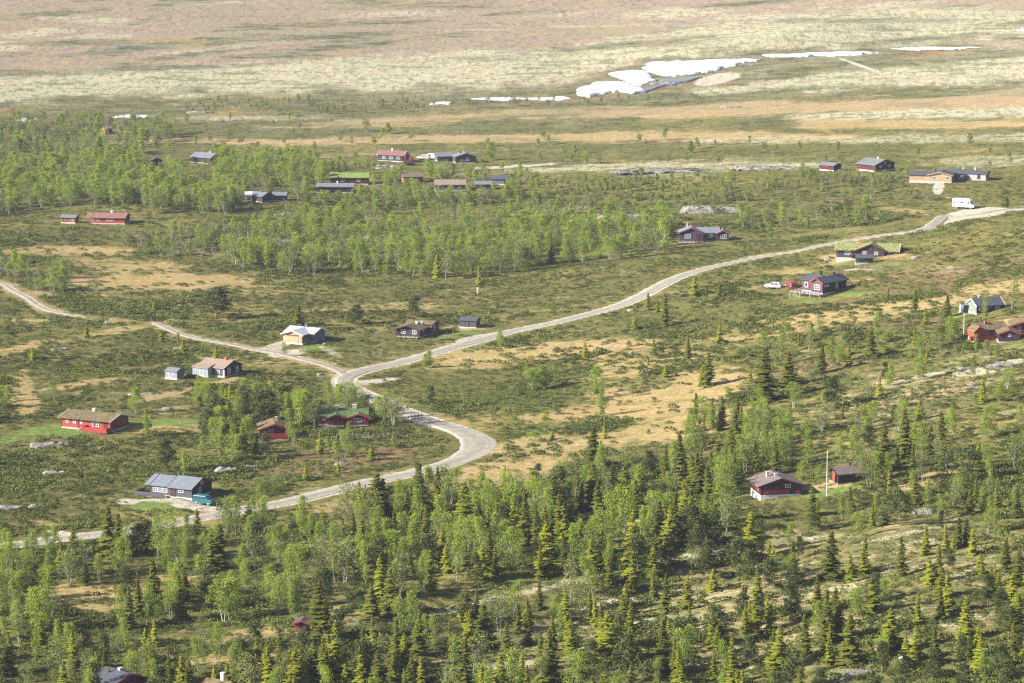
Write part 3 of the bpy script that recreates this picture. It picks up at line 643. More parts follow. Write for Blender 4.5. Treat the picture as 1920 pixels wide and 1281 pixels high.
# 1 long red cabin
c = Cabin('cabin', 207, 811, -32, 'long red cabin with dry turf roof and walled terrace on a lawn', 'long red cabin', clear=(108, 765, 250, 815))
rf = c.vol(-12.0, 0, 0, 7.2, 2.4, 1.25, 'x', 'red', 'drysod', t=.2, trim='white', oe=.7)
c.chim(-6.2, 3.8, .7, .7, 'stone'); c.deck(-5.6, .3, -2.0, 0, .35, 'redtrim', .95, True, 'wood'); c.post(.1, -1.9, 2.3, 'redtrim'); c.post(-2.7, -1.9, 2.3, 'redtrim'); c.post(-5.5, -1.9, 2.3, 'redtrim')
for a in (-10.6, -8.8, -7.0): c.win('F', a, 1.5, .5, .6, 0, 1, 2)
for a in (-11.98, -7.8): c.panel('corner_board', 'F', a, 1.05, .16, 2.1, 0, 'w_darkred')
c.win('F', -3.6, 1.35, 1.5, .9, 0, 3, 2); c.win('F', -1.2, 1.1, .8, 1.9, 0, 1, 1, 'redtrim', True, 'w_darkred'); c.win('R', 5.6, 1.3, .8, .8, 0, 2, 2, 'redtrim'); c.win('R', 2.0, 1.05, .85, 1.95, 0, 1, 1, 'redtrim', True, 'w_darkred')
c.done()
# 2 dark cabin with slate roof
c = Cabin('cabin', 360, 937, -31, 'black cabin with grey slate roof on gravel beside teal van', 'black slate roofed cabin', clear=(252, 884, 404, 950))
c.vol(-5.0, 0, 0, 7.4, 2.1, 1.85, 'x', 'slate', 'slate', og=.25, oe=.5, trim='darktrim'); c.chim(-5.1, 3.9, .9, .45, 'w_navy')
c.vol(-9.2, -5.02, .35, 7.0, 2.1, 1.65, 'x', 'slate', 'slate', og=.1, oe=.5, trim='darktrim')
c.panel('gable_shading', 'R', 3.7, 1.05, 7.38, 2.1, 0, 'w_black', .03)  # shade of the right gable put into the wall colour as black panels
mb = MB(); mb.prism([(0.02, 2.41), (7.38, 2.41), (3.7, 3.82)], 'x', .006, .03); mb.build('gable_shading', M['w_black'], c.r)
for a in (-8.3, -7.2, -6.1): c.win('F', a, 1.22, .8, 1.2, .35, 2, 3)
c.win('F', -2.4, 1.45, .95, .75, 0, 2, 2); c.win('R', 3.6, 2.75, .6, .8, .03, 1, 2); c.win('R', 2.9, 1.15, .6, 1.1, .03, 1, 2)
c.win('F', -4.1, 1.0, .85, 1.9, 0, 1, 1, 'darktrim', True, 'w_brown'); c.post(-10.1, -.3, 2.2); c.post(-10.1, 6.6, 2.2)
c.vol(-10.4, -9.22, .35, 7.0, .05, 1.65, 'x', 'black', 'slate', og=.1, oe=.5, lift=2.05, foot=False)
mb = MB(); mb.box(-12.2, -5.6, -.9, -.8, .0, .85); mb.box(-12.2, -12.1, -.8, 3.2, 0, .85); mb.build('parapet', M['w_slate'], c.r)
mb = MB(); mb.box(-12.1, -5.2, -.79, .3, -.8, .25); mb.build('deck', M['wood'], c.r)
c.done('concrete')
# 3 grey cabin + shed
c = Cabin('cabin', 421, 708, -38, 'grey cabin with brown shingle roof, brick chimney and white framed windows', 'brown roofed grey cabin', clear=(366, 668, 460, 716))
c.vol(-7.6, 0, 0, 6.4, 2.1, 1.75, 'x', 'navy', 'tan', og=.2, trim='darktrim'); c.chim(-2.0, 3.2, .55, .7, 'brick')
c.vol(-7.9, -3.4, -1.7, 2.9, 1.95, .75, 'x', 'grey', 'tan', og=.1, oe=.3)
c.win('F', -1.9, 1.2, .9, 1.3, 0, 2, 3); c.win('R', 1.7, 1.2, .9, 1.3, 0, 2, 3); c.win('R', 4.7, 1.2, .9, 1.3, 0, 2, 3); c.win('F', -6.6, 1.55, .5, .3, -1.7, 1, 1); c.panel('corner_board', 'F', -.2, 1.05, .5, 2.0, 0, 'w_pale')
c.win('F', -5.2, 1.0, .9, 1.9, -1.7, 1, 1, 'white', True, 'w_grey'); c.done()
c = Cabin('shed', 332, 712, -33, 'small grey shed with two tiny windows beside the brown roofed cabin', 'small grey shed', clear=(303, 688, 347, 714), cat='shed')
c.vol(-3.2, 0, 0, 2.9, 1.75, .75, 'x', 'grey', 'midgrey', og=.15, oe=.3, trim='darktrim'); c.win('F', -2.5, 1.45, .4, .22, 0, 1, 1); c.win('F', -.9, 1.45, .4, .22, 0, 1, 1); c.win('F', -1.7, .9, .7, 1.6, 0, 1, 1, 'white', True, 'w_grey'); c.done()
# 5 red cabin A
c = Cabin('cabin', 516, 823, 3, 'small red gabled cabin with red balcony, half hidden by trees', 'red cabin with balcony', clear=(478, 786, 530, 822))
c.vol(-3.0, 3.0, 1.4, 5.6, 1.9, 1.45, 'y', 'darkred', 'drysod', og=1.3, oe=.5, trim='redtrim', t=.2); c.chim(.5, 4, .9, .5, 'stone'); c.deck(-2.3, 2.3, -.2, 1.4, .4, 'redtrim', .9, True); c.post(-2.8, .2, 2.2, 'redtrim'); c.post(2.8, .2, 2.2, 'redtrim')
c.win('F', -.9, 1.2, .9, .9, 1.4, 2, 2); c.win('F', 1.2, 1.0, .9, 1.9, 1.4, 1, 1, 'redtrim', True, 'w_darkred'); c.done('rock')
# 6 red cabin B
c = Cabin('cabin', 648, 799, 0, 'red cabin with two gables, green turf roof and stone chimneys', 'double gabled turf roof cabin', clear=(598, 762, 700, 803))
rf = c.vol(-5.6, 4.6, 1.2, 6.6, 1.9, 1.35, 'x', 'darkred', 'moss', t=.26, og=.3, oe=.3)
c.chim(-1.9, 4.0, .75, .9, 'stone'); c.chim(1.9, 4.0, .95, .9, 'stone')
c.vol(-3.6, -.4, 0, 3.9, 1.75, .85, 'y', 'darkred', 'moss', t=.2, trim='redtrim', oe=.35)
c.vol(.6, 4.8, -.2, 3.9, 1.75, 1.0, 'y', 'darkred', 'moss', t=.2, trim='redtrim', oe=.35)
c.win('F', 2.5, 1.15, 1.5, .75, -.2, 3, 1); c.panel('shutter', 'F', 3.85, 1.15, .6, .8, -.2, 'redtrim'); c.panel('shutter', 'F', 1.2, 1.15, .5, .8, -.2, 'redtrim'); c.win('F', -2.0, 1.0, .9, 1.8, 0, 2, 1, 'redtrim', True, 'w_darkred'); c.win('F', -4.5, 1.3, .5, .6, 1.2, 1, 1); c.done('rock')
# 7 pale wood cabin
c = Cabin('cabin', 567, 646, -31, 'pale wooden cabin with light metal roof and steel chimney', 'pale wooden cabin', clear=(520, 606, 608, 650))
c.vol(-6.3, 1.2, 3.0, 8.6, 2.3, 1.2, 'x', 'bluegrey', 'metal', trim='white', og=.5); c.chim(-2.3, 5.8, .9, .55, 'w_bluegrey')
c.vol(-5.4, 0, 0, 5.4, 2.3, 1.15, 'y', 'tan', 'metal', trim='white', og=.45, oe=.45)
c.panel('cladding', 'R', 1.5, 1.13, 2.98, 2.26, 0, 'w_bluegrey', .03); c.win('F', -2.7, 1.95, 2.9, .25, 0, 4, 1, 'darktrim'); c.win('R', 1.6, 1.45, .6, .7, .03, 1, 2, 'darktrim'); c.win('R', 5.0, 1.6, .8, .8, 1.2, 2, 2, 'darktrim'); c.panel('cladding', 'F', -2.7, .95, 3.2, 1.9, 0, 'w_tan', .05); c.panel('corner_board', 'F', -.1, 1.1, .2, 2.2, 0, 'w_orange'); c.done()  # blue-grey panel over the tan wing's right wall
# 8 dark brown cabin
c = Cabin('cabin', 787, 634, -22, 'dark brown cabin with mossy roof, twin chimneys and white windows', 'dark brown twin chimney cabin', clear=(732, 598, 824, 638))
c.vol(-6.2, 0, 0, 5.2, 1.95, 1.35, 'y', 'plum', 'drysod', t=.2, trim='w_brown', oe=.5, og=.8); c.chim(-3.1 + .9, 3.6, .45, .65, 'stone'); c.chim(-3.1 + 1.9, 4.2, .45, .6, 'stone')
c.vol(-6.0, .8, 5.22, 10.4, 2.0, 1.2, 'x', 'plum', 'drysod', t=.2, trim='w_brown'); c.win('F', -4.3, 1.25, .95, .95, 0, 2, 2); c.win('F', -1.4, 1.25, .95, .95, 0, 2, 2); c.panel('glass_door', 'F', -2.85, 1.1, 1.4, .9, 0, 'glass'); c.win('R', 2.4, 1.3, .7, .8, 0, 2, 2); c.win('R', 7.4, 1.25, 1.0, 1.1, .8, 2, 2); c.deck(-5.6, -.2, -1.2, -.01, .25, 'w_brown', .7); c.post(-6.0, -.7, 2.1); c.post(-.1, -.7, 2.1); c.done('rock')
# 9 dark shed
c = Cabin('shed', 893, 616, -17, 'dark grey plank shed on a dry lawn by the gravel road', 'dark plank shed', clear=(858, 594, 907, 618), cat='shed')
c.vol(-4.2, 0, 0, 3.2, 1.85, .8, 'x', 'slate', 'dark', og=.2, oe=.3); c.win('F', -2.4, .95, .9, 1.7, 0, 1, 1, 'darktrim', True, 'w_slate'); c.win('R', 1.8, 1.5, .3, .3, 0, 1, 1, 'darktrim'); c.panel('corner_board', 'R', .5, .95, .5, 1.8, 0, 'w_plum'); c.done()
# 10 dark red cabin lower slope
c = Cabin('cabin', 1426, 938, 15, 'dark red cabin with grey roof, red shutters and white foundation in spruces', 'dark red cabin in spruces', base=1.0, clear=(1400, 886, 1506, 942))
c.vol(0, 7.4, 0, 6.6, 1.95, 1.7, 'y', 'plum', 'brown', og=.5, oe=.7, trim='w_darkred'); c.chim(2.2, 3.6, .55, .5, 'stone'); c.chim(3.4, 2.4, .45, .5, 'stone')
c.panel('balcony_front', 'F', 3.0, .62, 4.6, .95, 0, 'redtrim', .12); c.win('F', 5.0, 1.75, .9, .5, 0, 2, 1); c.win('F', .9, 1.55, .5, .5, 0, 1, 1, 'redtrim')
mk = MB()
for q in (1.55, 2.55):
    for sg in (-1, 1): mk.prism([(q + sg * .42, c.base + .42), (q + sg * .34, c.base + .42), (q - sg * .01, c.base + .88), (q + sg * .06, c.base + .90)] if True else [], 'y', -.16, -.125)
mk.build('painted_pattern', M['w_pale'], c.r)
c.panel('shutter', 'L', 5.2, 1.1, 1.5, 1.5, 0, 'w_red'); c.panel('shutter', 'L', 2.2, 1.1, 2.2, 1.5, 0, 'w_red'); c.panel('bench', 'F', 6.8, .5, .7, .4, 0, 'redtrim', .4); c.done('white')
# 11 small dark cabin
c = Cabin('cabin', 1571, 909, 27, 'tiny dark cabin with mossy roof and red door behind the flagpole', 'tiny mossy roofed cabin', clear=(1557, 870, 1612, 912))
c.vol(0, 4.4, 0, 3.4, 1.9, 1.15, 'x', 'brown', 'brown', og=.35, oe=.45, t=.2, trim='w_brown'); c.chim(3.3, 1.9, .6, .4, 'w_navy'); c.win('L', 1.6, 1.1, .8, 1.8, 0, 1, 1, 'w_orange', True, 'w_red'); c.panel('shutter', 'F', 3.9, 1.2, .7, 1.0, 0, 'redtrim'); c.panel('wall_shade', 'F', 2.2, .95, 4.36, 1.88, 0, 'w_black', .03); c.done('rock')  # shade on the front put into a black panel over the brown wall
# 13 dark cabin with pale green gable + shed
c = Cabin('cabin', 1831, 590, 27, 'black cabin with sunlit pale green gable wall and dark slate roof', 'green gabled black cabin', clear=(1812, 554, 1884, 594))
c.vol(0, 6.7, 0, 4.6, 2.0, 1.75, 'x', 'black', 'dark', og=.25, oe=.4, trim='white'); c.chim(2.0, 2.6, .55, .55, 'stone')
c.panel('gable_shading', 'L', 2.3, 1.0, 4.58, 2.0, 0, 'w_palegreen', .03); mb = MB(); mb.prism([(.02, 2.31), (4.58, 2.31), (2.3, 3.66)], 'x', -.03, -.006); mb.build('gable_shading', M['w_palegreen'], c.r)  # pale green gable, its sunlit brightness put into the panel colour
c.win('F', 1.2, 1.25, 1.0, 1.1, 0, 2, 3); c.win('F', 5.2, 1.25, 1.0, 1.1, 0, 2, 3); c.win('F', 3.3, 1.45, 1.1, .55, 0, 2, 1, 'w_navy'); c.done()
c = Cabin('shed', 1806, 589, 22, 'small grey shed with sunlit pale side beside the green gabled cabin', None, clear=(1797, 566, 1816, 590), cat='shed')
c.vol(0, 1.9, 0, 2.2, 1.9, .4, 'x', 'navy', 'slate', og=.1, oe=.2); c.panel('sunlit_panel', 'L', 1.1, .95, 2.16, 1.86, 0, 'w_pale', .03); c.done()  # sunlight on the left side put into the pale panel's colour
# 14 red cabin right edge, dark annex, red annex
c = Cabin('cabin', 1845, 636, 22, 'bright red cabin with steep porch gable, brick chimney and mossy roof', 'red cabin with steep porch', clear=(1818, 600, 1874, 642))
c.vol(-1.5, 5.4, .8, 5.6, 1.95, 1.5, 'x', 'red', 'drysod', t=.2, oe=.5); c.chim(1.2, 2.4, .5, .5, 'brick'); c.vol(-2.6, -.3, -.8, 2.6, 1.8, 1.5, 'y', 'red', 'drysod', trim='redtrim', oe=.3, og=.4)
c.win('F', -1.5, 1.0, .8, 1.7, -.8, 1, 1, 'redtrim', True, 'w_red'); c.win('F', .8, 1.2, .8, 1.0, .8, 1, 2); c.win('F', 3.3, 1.2, 1.3, 1.0, .8, 3, 2); c.panel('wall_shade', 'F', 3.4, .9, 3.9, 1.9, .8, 'w_plum', .003 + .001) if False else None
c.deck(-3.8, 2.0, -2.0, -.85, .3, 'redtrim', .9, True); c.done()
c = Cabin('annex', 1873, 643, 6, 'dark purple gabled annex with one small white window', 'purple annex', clear=(1868, 612, 1912, 648), cat='cabin')
c.vol(0, 4.4, 0, 4.5, 1.9, 1.15, 'y', 'plum', 'drysod', t=.16, trim='redtrim', oe=.35); c.win('F', 2.2, 1.6, .5, .5, 0, 2, 2); c.done()
c = Cabin('cabin', 1897, 627, 5, 'red gabled cabin cut by the picture edge behind the purple annex', None, clear=(1895, 598, 1925, 620))
c.vol(0, 5.6, 0, 5, 1.9, 1.3, 'y', 'darkred', 'drysod', t=.16, trim='redtrim', oe=.4, og=.6); c.win('F', 1.6, 1.2, .6, 1.0, 0, 2, 2); c.done()
# 15 blue grey cabin with red trim
c = Cabin('cabin', 1542, 556, -40, 'blue grey cabin with red trim, red railed deck and dark roof', 'red trimmed blue cabin', base=.7, clear=(1476, 506, 1592, 562)); c.r.scale = (1, 1, 1.06)
c.vol(-3.5, 0, 0, 9.0, 2.4, 1.2, 'y', 'slate', 'dark', trim='redtrim', oe=.4); c.chim(-1.8, 6.3, .7, .42, 'w_black')
c.vol(-7.6, -3.52, 1.3, 7.0, 2.4, 1.1, 'x', 'slate', 'dark', trim='darktrim', oe=.4); c.chim(-4.2, 4.3, .9, .5, 'w_black')
c.panel('wall_shade', 'R', 4.5, 1.04, 8.98, 2.08, 0, 'w_black', .03); c.win('F', -1.7, 1.25, 1.5, 1.0, 0, 3, 2); c.panel('shutter', 'F', -2.85, 1.25, .4, 1.0, 0, 'redtrim'); c.panel('shutter', 'F', -.5, 1.25, .45, 1.0, 0, 'redtrim')  # shade on the right wall put into a black panel
c.win('F', -6.2, 1.25, .8, 1.0, 1.3, 1, 1); c.panel('shutter', 'F', -7.0, 1.25, .4, 1.0, 1.3, 'redtrim'); c.panel('shutter', 'F', -5.4, 1.25, .4, 1.0, 1.3, 'redtrim'); c.win('F', -4.4, 1.0, .8, 1.9, 1.3, 1, 1, 'redtrim', True, 'w_slate')
c.win('R', 1.4, 1.6, 1.4, .3, .03, 3, 1); c.win('R', 5.3, 1.3, .7, 1.1, .03, 1, 2); c.win('R', 7.2, 1.3, .4, .6, .03, 1, 1, 'darktrim'); c.deck(-9.0, .6, -1.7, -.02, .55, 'w_darkred', .9); c.deck(-9.2, -7.7, 0, 4.0, .55, 'w_darkred', .9); c.done('stone')
# 16 turf roof cabin
c = Cabin('cabin', 1605, 488, -6, 'black cabin with broad green turf roof, brick chimney and red gable boards', 'broad turf roof cabin', base=.45, clear=(1562, 450, 1690, 494)); c.r.scale = (1, 1, 1.06)
rf = c.vol(-5.2, 10.7, 1.0, 7.4, 1.95, 1.4, 'x', 'navy', 'sod', t=.28, trim='white', oe=.6); c.chim(.7, 4.2, .7, .75, 'brick')
c.vol(.3, 7.2, -.3, 5.0, 2.1, 1.75, 'y', 'plum', 'sod', t=.2, trim='w_darkred', oe=.7); c.win('F', 2.2, 1.5, .8, .5, -.3, 2, 1); c.win('F', 5.2, 1.4, .8, .6, -.3, 2, 2); c.win('F', 3.75, 2.6, .5, .5, -.3, 1, 1, 'w_navy')
c.win('F', 8.6, 1.0, .9, .95, 1.0, 2, 2); c.win('F', 10.1, 1.0, .5, .95, 1.0, 1, 2); c.win('F', -2.2, 1.1, 1.4, .7, 1.0, 3, 2, 'slateframe') if 'slateframe' in M else c.win('F', -2.2, 1.1, 1.4, .7, 1.0, 3, 2); c.panel('wall_box', 'F', -1.2, .5, .8, .8, 1.0, 'w_darkred', .4); c.done('pale' if 'pale' in M else 'concrete')
c = Cabin('shed', 1622, 495, 4, 'small dark shed with slanting red trimmed roof against the turf roof cabin', None, clear=(1604, 474, 1642, 496), cat='shed')
c.vol(-2.3, 2.0, 0, 2.2, 1.6, .7, 'x', 'navy', 'dark', og=.2, trim='w_darkred'); c.win('F', -1.5, 1.25, .4, .3, 0, 1, 1); c.win('F', -.5, 1.25, .4, .3, 0, 1, 1); c.win('F', 1.2, .85, .8, 1.5, 0, 1, 1, 'w_darkred', True, 'w_black'); c.done()
# 17 black cabin with red boards
c = Cabin('cabin', 1272, 456, 0, 'black log cabin with red bargeboards, twin gables and pale chimney', 'twin gabled log cabin', base=.6, clear=(1268, 412, 1372, 462)); c.r.scale = (1, 1, 1.06)
c.vol(3.0, 11.4, 1.2, 6.2, 2.1, 1.3, 'x', 'black', 'slate', oe=.3); c.vol(0.3, 7.0, 0, 5.5, 2.2, 1.6, 'y', 'navy', 'slate', trim='redtrim', oe=.5); c.chim(2.4, 3, .9, .5, 'stone')
c.vol(10.8, 14.2, .2, 5, 2.0, 1.0, 'y', 'plum', 'slate', trim='redtrim', oe=.35); c.chim(12.0, 3.4, .8, .3, 'w_black')
c.win('F', 2.6, 1.25, 1.5, .95, 0, 4, 2); c.win('F', 9.0, 1.25, .9, .9, 1.2, 2, 2); c.win('F', 12.7, 1.2, 1.5, .95, .2, 3, 2); c.panel('corner_board', 'F', 5.0, 1.0, .16, 1.9, 0, 'redtrim'); c.win('F', 6.0, .95, .9, 1.8, 0, 1, 1, 'redtrim', True, 'w_black'); c.panel('corner_board', 'F', 10.95, .95, .16, 1.7, .2, 'redtrim'); c.deck(0, 11, -1.6, -.02, .3, 'w_brown', .7); c.done('rock')
# 18 upper right
c = Cabin('cabin', 1641, 323, -42, 'dark red cabin with worn grey green roof behind birch scrub', 'grey green roofed cabin', clear=(1600, 288, 1682, 318), base=.5)
c.vol(-7.8, 0, 0, 9.2, 2.1, 1.9, 'x', 'darkred', 'greengrey', oe=.7, trim='w_darkred'); c.chim(-3.2, 4.9, .6, .45, 'white'); c.win('F', -6.6, 1.2, .7, .8, 0, 1, 2, 'redtrim'); c.win('R', 2.5, 1.3, .8, .8, 0, 2, 2); c.win('R', 6.5, 1.3, .8, .8, 0, 2, 2); c.win('R', 4.6, 2.6, .5, .6, 0, 1, 1); c.done()
c = Cabin('shed', 1563, 321, -35, 'low red shed with flat looking grey roof among boulders', 'low red shed', clear=(1530, 298, 1580, 318), cat='shed')
c.vol(-5.6, 0, 0, 4.2, 1.7, .8, 'x', 'darkred', 'midgrey', oe=.4); c.panel('red_board', 'F', -3.4, 1.35, 2.4, .35, 0, 'redtrim'); c.done()
# 19 tan long cabin
c = Cabin('cabin', 1784, 343, -7, 'long pale tan cabin with gabled front and black roof at track end', 'long tan cabin', clear=(1702, 316, 1790, 346))
c.vol(-13.3, -5.0, 1.0, 6, 2.1, 1.1, 'x', 'tan', 'dark', oe=.4, trim='darktrim'); c.vol(-7.2, 0, 0, 7.5, 2.3, 1.25, 'y', 'tan', 'dark', oe=.4, trim='w_tan'); c.chim(-5.6, 4.8, .6, .35, 'w_black')
c.win('F', -5.6, 1.35, .8, .9, 0, 2, 1); c.win('F', -1.5, 1.35, .8, .9, 0, 2, 1); c.vol(-1.5, 7.0, 7.6, 12.5, 2.1, 1.3, 'x', 'orange', 'dark', oe=.4); c.chim(2.4, 10.2, .7, .5, 'stone'); c.done()
c = Cabin('shed', 1848, 339, -14, 'pale grey garage with black roof beside the long tan cabin', 'pale garage', clear=(1813, 318, 1856, 341), cat='garage')
c.vol(-5.8, 0, 0, 4.8, 2.0, 1.0, 'x', 'pale', 'dark', oe=.35); c.win('F', -2.2, 1.0, 1.0, 1.8, 0, 1, 1, 'w_pale', True, 'w_brown'); c.chim(-4.2, 3.2, .9, .5, 'stone'); c.done()
# 20 left red cabin + shed
c = Cabin('cabin', 234, 421, -15, 'long bright red cabin with rusty brown roof and white chimney by birches', 'rusty roofed red cabin', clear=(152, 388, 252, 424))
c.vol(-9.8, 0, 0, 6.0, 2.0, 1.3, 'x', 'red', 'redbrown', og=.3, oe=.6, trim='darktrim'); c.chim(-4.9, 3.3, .75, .55, 'white'); c.vol(-12.2, -9.82, .3, 5.7, .06, 1.15, 'x', 'darkred', 'redbrown', og=.1, oe=.6, lift=1.95, foot=False); c.post(-12.1, .2, 2.2, 'redtrim'); c.post(-12.1, 5.5, 2.2, 'redtrim')
c.win('F', -8.3, 1.3, .7, .8, 0, 2, 1); c.win('F', -4.6, 1.3, 2.2, .75, 0, 5, 1); c.panel('gable_shading', 'R', 3.0, .98, 5.96, 1.96, 0, 'w_plum', .03); c.deck(-12.2, -9.9, .1, 5.6, .15, 'w_red', .8); c.done()  # right gable's shade put into a plum panel over the red wall
c = Cabin('shed', 141, 419, -20, 'small rust red shed with dark roof beside the long red cabin', 'rust red shed', clear=(110, 398, 152, 422), cat='shed')
c.vol(-4.6, 0, 0, 3.2, 1.7, .7, 'x', 'orange', 'midgrey', oe=.35, trim='darktrim'); c.win('F', -3.2, .9, .9, 1.6, 0, 1, 1, 'w_darkred', True, 'w_orange'); c.panel('plank', 'F', -.9, .8, .25, 1.6, 0, 'w_pale'); c.done()
# far cabins
def far(u, v, yaw, w, d, h, rise, wall, roof, label, land=None, trim=None, ax='x', chim=None, wins=0, clear=None, extra=None, name='cabin', cat='cabin', door=True):
    c = Cabin(name, u, v, yaw, label, land, clear=clear, cat=cat, detail=False)
    c.vol(-w, 0, 0, d, h, rise, ax, wall, roof, trim=trim)
    if chim: c.chim(-w * chim[0], d * .5, .7, .45, chim[1])
    for i in range(wins): c.win('F', -w * (i + .6) / (wins + .4), 1.25, .9, .8, 0, 2, 1)
    if door: c.win('F', -.7, .95, .8, 1.7, 0, 1, 1, 'w_brown', True, 'w_brown')
    if extra: extra(c)
    c.done(); return c
far(211, 250, 22, 2.9, 3.6, 1.7, .6, 'orange', 'brown', 'tiny orange brown hut in the far birch wood', 'tiny orange hut', clear=(190, 236, 214, 248))
far(303, 311, 15, 3.8, 3.6, 2.0, 1.0, 'plum', 'brown', 'small dark hut with red gable edge among birches', 'red edged dark hut', trim='redtrim', ax='y', clear=(272, 292, 306, 308))
far(395, 308, -38, 8.5, 6.2, 2.2, 1.7, 'black', 'midgrey', 'pair roofed dark cabin with grey roof half sunk in birches', 'sunken dark cabin', clear=(334, 283, 402, 300), chim=(.3, 'stone'))
far(755, 304, -22, 9.2, 6, 2.3, 1.7, 'navy', 'redtile', 'black cabin with salmon red roof and white gable edge beside excavator', 'salmon red roofed cabin', trim='white', chim=(.55, 'white'), wins=3, clear=(700, 276, 764, 304))
far(848, 303, 10, 5.2, 5, 1.9, 1.3, 'slate', 'midgrey', 'low dark cabin with pale grey hipped roof next to parked white cars', None, ax='x', clear=(816, 280, 850, 300))
far(893, 306, 8, 7.2, 6, 2.3, 1.6, 'plum', 'slate', 'dark gabled cabin with wide front window beside the grey roofed cabin', 'dark gabled cabin', ax='y', wins=1, clear=(862, 278, 898, 306), chim=(.7, 'w_brown'))
far(690, 346, -3, 12.4, 6.5, 2.3, 1.6, 'darkred', 'brightsod', 'dark red cabin under a bright green turf roof', 'bright green turf roof', clear=(612, 316, 698, 343), chim=(.75, 'w_black'), wins=2)
far(662, 362, -4, 11.6, 5, 2.0, 1.1, 'black', 'midgrey', 'low black cabin with flat grey roof below the bright turf roof', 'low grey roofed cabin', clear=(588, 344, 668, 358), chim=(.45, 'white'))
far(793, 342, 12, 6.5, 4.5, 1.9, 1.0, 'orange', 'brown', 'small rusty brown cabin with thin turf roof in the birches', None, clear=(754, 320, 798, 334))
far(872, 358, 2, 9.6, 6, 2.1, 1.6, 'navy', 'tan', 'dark cabin with pale tan roof and small white windows', 'pale tan roofed cabin', clear=(808, 334, 878, 352), chim=(.2, 'brick'), wins=3)
far(920, 356, 0, 5.0, 4, 1.8, 1.0, 'brown', 'midgrey', 'low brown outbuilding between the tan roof and the blue roof', None, clear=(884, 342, 906, 350), name='outbuilding', cat='shed')
far(952, 347, -12, 5.6, 5, 1.9, 1.1, 'bluegrey', 'dark', 'small pale walled cabin with blue black roof behind scrub', 'blue black roofed cabin', clear=(916, 322, 954, 340))
far(492, 380, -38, 5.6, 5.2, 2.0, 1.2, 'brown', 'midgrey', 'dark cabin with grey green roof and round white tank in birches', 'cabin with white tank', clear=(454, 358, 494, 374))
far(536, 377, -8, 4.2, 4, 1.8, 1.0, 'black', 'greengrey', 'small black hut with grey green roof right beside the tank cabin', None, clear=(508, 360, 538, 372), name='hut')
far(577, 1190, -10, 2.0, 2.2, 1.8, .5, 'red', 'dark', 'little red hut with red gable edge deep in the spruces', 'little red hut', trim='redtrim', ax='y', clear=(553, 1160, 582, 1186), name='hut', cat='hut')
c = Cabin('cabin', 215, 1306, 38, 'purple black roof with red board and grey chimney at the bottom edge', 'purple black roof', clear=(205, 1252, 252, 1290))
c.vol(0, 6, 0, 5.5, 1.9, 1.3, 'y', 'darkred', 'dark', trim='redtrim', oe=.5); c.chim(3.2, 2.6, .45, .55, 'stone'); c.done()
c = Cabin('cabin', 418, 1322, -32, 'tan roof with red eaves and tall white chimney among bottom spruces', 'tall white chimney', clear=(388, 1236, 420, 1290))
c.vol(-4, 0, 0, 5, 1.9, 1.4, 'x', 'darkred', 'drysod', trim='redtrim', oe=.5); c.chim(-1.6, 2.6, 1.3, .5, 'white'); c.done()

# ------------------------------------------------------------------ vehicles
def vehicle(name, u, v, yaw, L, W, body, prof, glassprof, label, cat, m, wheels, wr=.33, sidewin=None, trimz=None):
    r = root(name, u, v, yaw, label, cat, None, dz=.12)
    mb = MB(); mb.prism(prof, 'y', -W / 2, W / 2)
    if cat == 'van' and m == 'teal': r.scale = (.86, .86, .86)
    bo = mb.build('body', M[m], r)
    bv = bo.modifiers.new('soft', 'BEVEL'); bv.width = .07; bv.segments = 2
    for k, (x0, x1, z0, z1) in enumerate(sidewin):
        for sgn in (-1, 1):
            g = MB(); y = sgn * (W / 2 + .008); g.box(x0, x1, min(y, y - sgn * .03), max(y, y - sgn * .03), z0, z1); g.build('side_window', M['glass'], r)
    g = MB(); (x0, z0), (x1, z1) = glassprof; nx, nz = (z1 - z0), -(x1 - x0); ln = math.hypot(nx, nz); nx, nz = nx / ln * .02, nz / ln * .02
    if nx * (1 if x0 > 0 else -1) < 0: nx, nz = -nx, -nz
    g.prism([(x0, z0), (x1, z1), (x1 + nx, z1 + nz), (x0 + nx, z0 + nz)], 'y', -W / 2 + .12, W / 2 - .12); g.build('windscreen', M['glass'], r)
    for wx in wheels:
        for sgn in (-1, 1):
            w = MB(); y = sgn * (W / 2 - .1); w.tube((wx, y - .11, wr), (wx, y + .11, wr), wr, wr, 16); wo = w.build('wheel', M['tyre'], r)
            hmb = MB(); hmb.tube((wx, y + sgn * .112, wr), (wx, y + sgn * .135, wr), wr * .62, wr * .5, 12); hmb.build('hubcap', M['hub'], wo)
    xf = max(p[0] for p in prof)
    for sgn in (-1, 1):
        hmb = MB(); hmb.box(xf - .04, xf + .02, sgn * W * .38 - .14, sgn * W * .38 + .14, .62, .8); hmb.build('headlight', M['white'], r)
    mb = MB(); mb.box(xf + .001, xf + .07, -W / 2 + .05, W / 2 - .05, .32, .5); mb.build('bumper', M['darktrim'], r)
    OBST.append((u - L * 5, v - 22, u + L * 5, v + 4)); return r
van_prof = [(-2.4, .32), (2.35, .32), (2.4, .85), (2.25, 1.08), (1.55, 1.2), (.95, 1.88), (.8, 1.93), (-2.3, 1.93), (-2.4, 1.75)]
vehicle('van', 383, 946, -33, 4.6, 1.85, None, van_prof, ((1.53, 1.24), (.97, 1.84)), 'teal passenger van parked on gravel by the black slate roofed cabin', 'van', 'teal', (-1.5, 1.55), sidewin=[(-2.1, -1.2, 1.2, 1.68), (-1.1, -.1, 1.2, 1.68), (0, .85, 1.2, 1.68)])
LAND.append(('teal van', 381, 937))
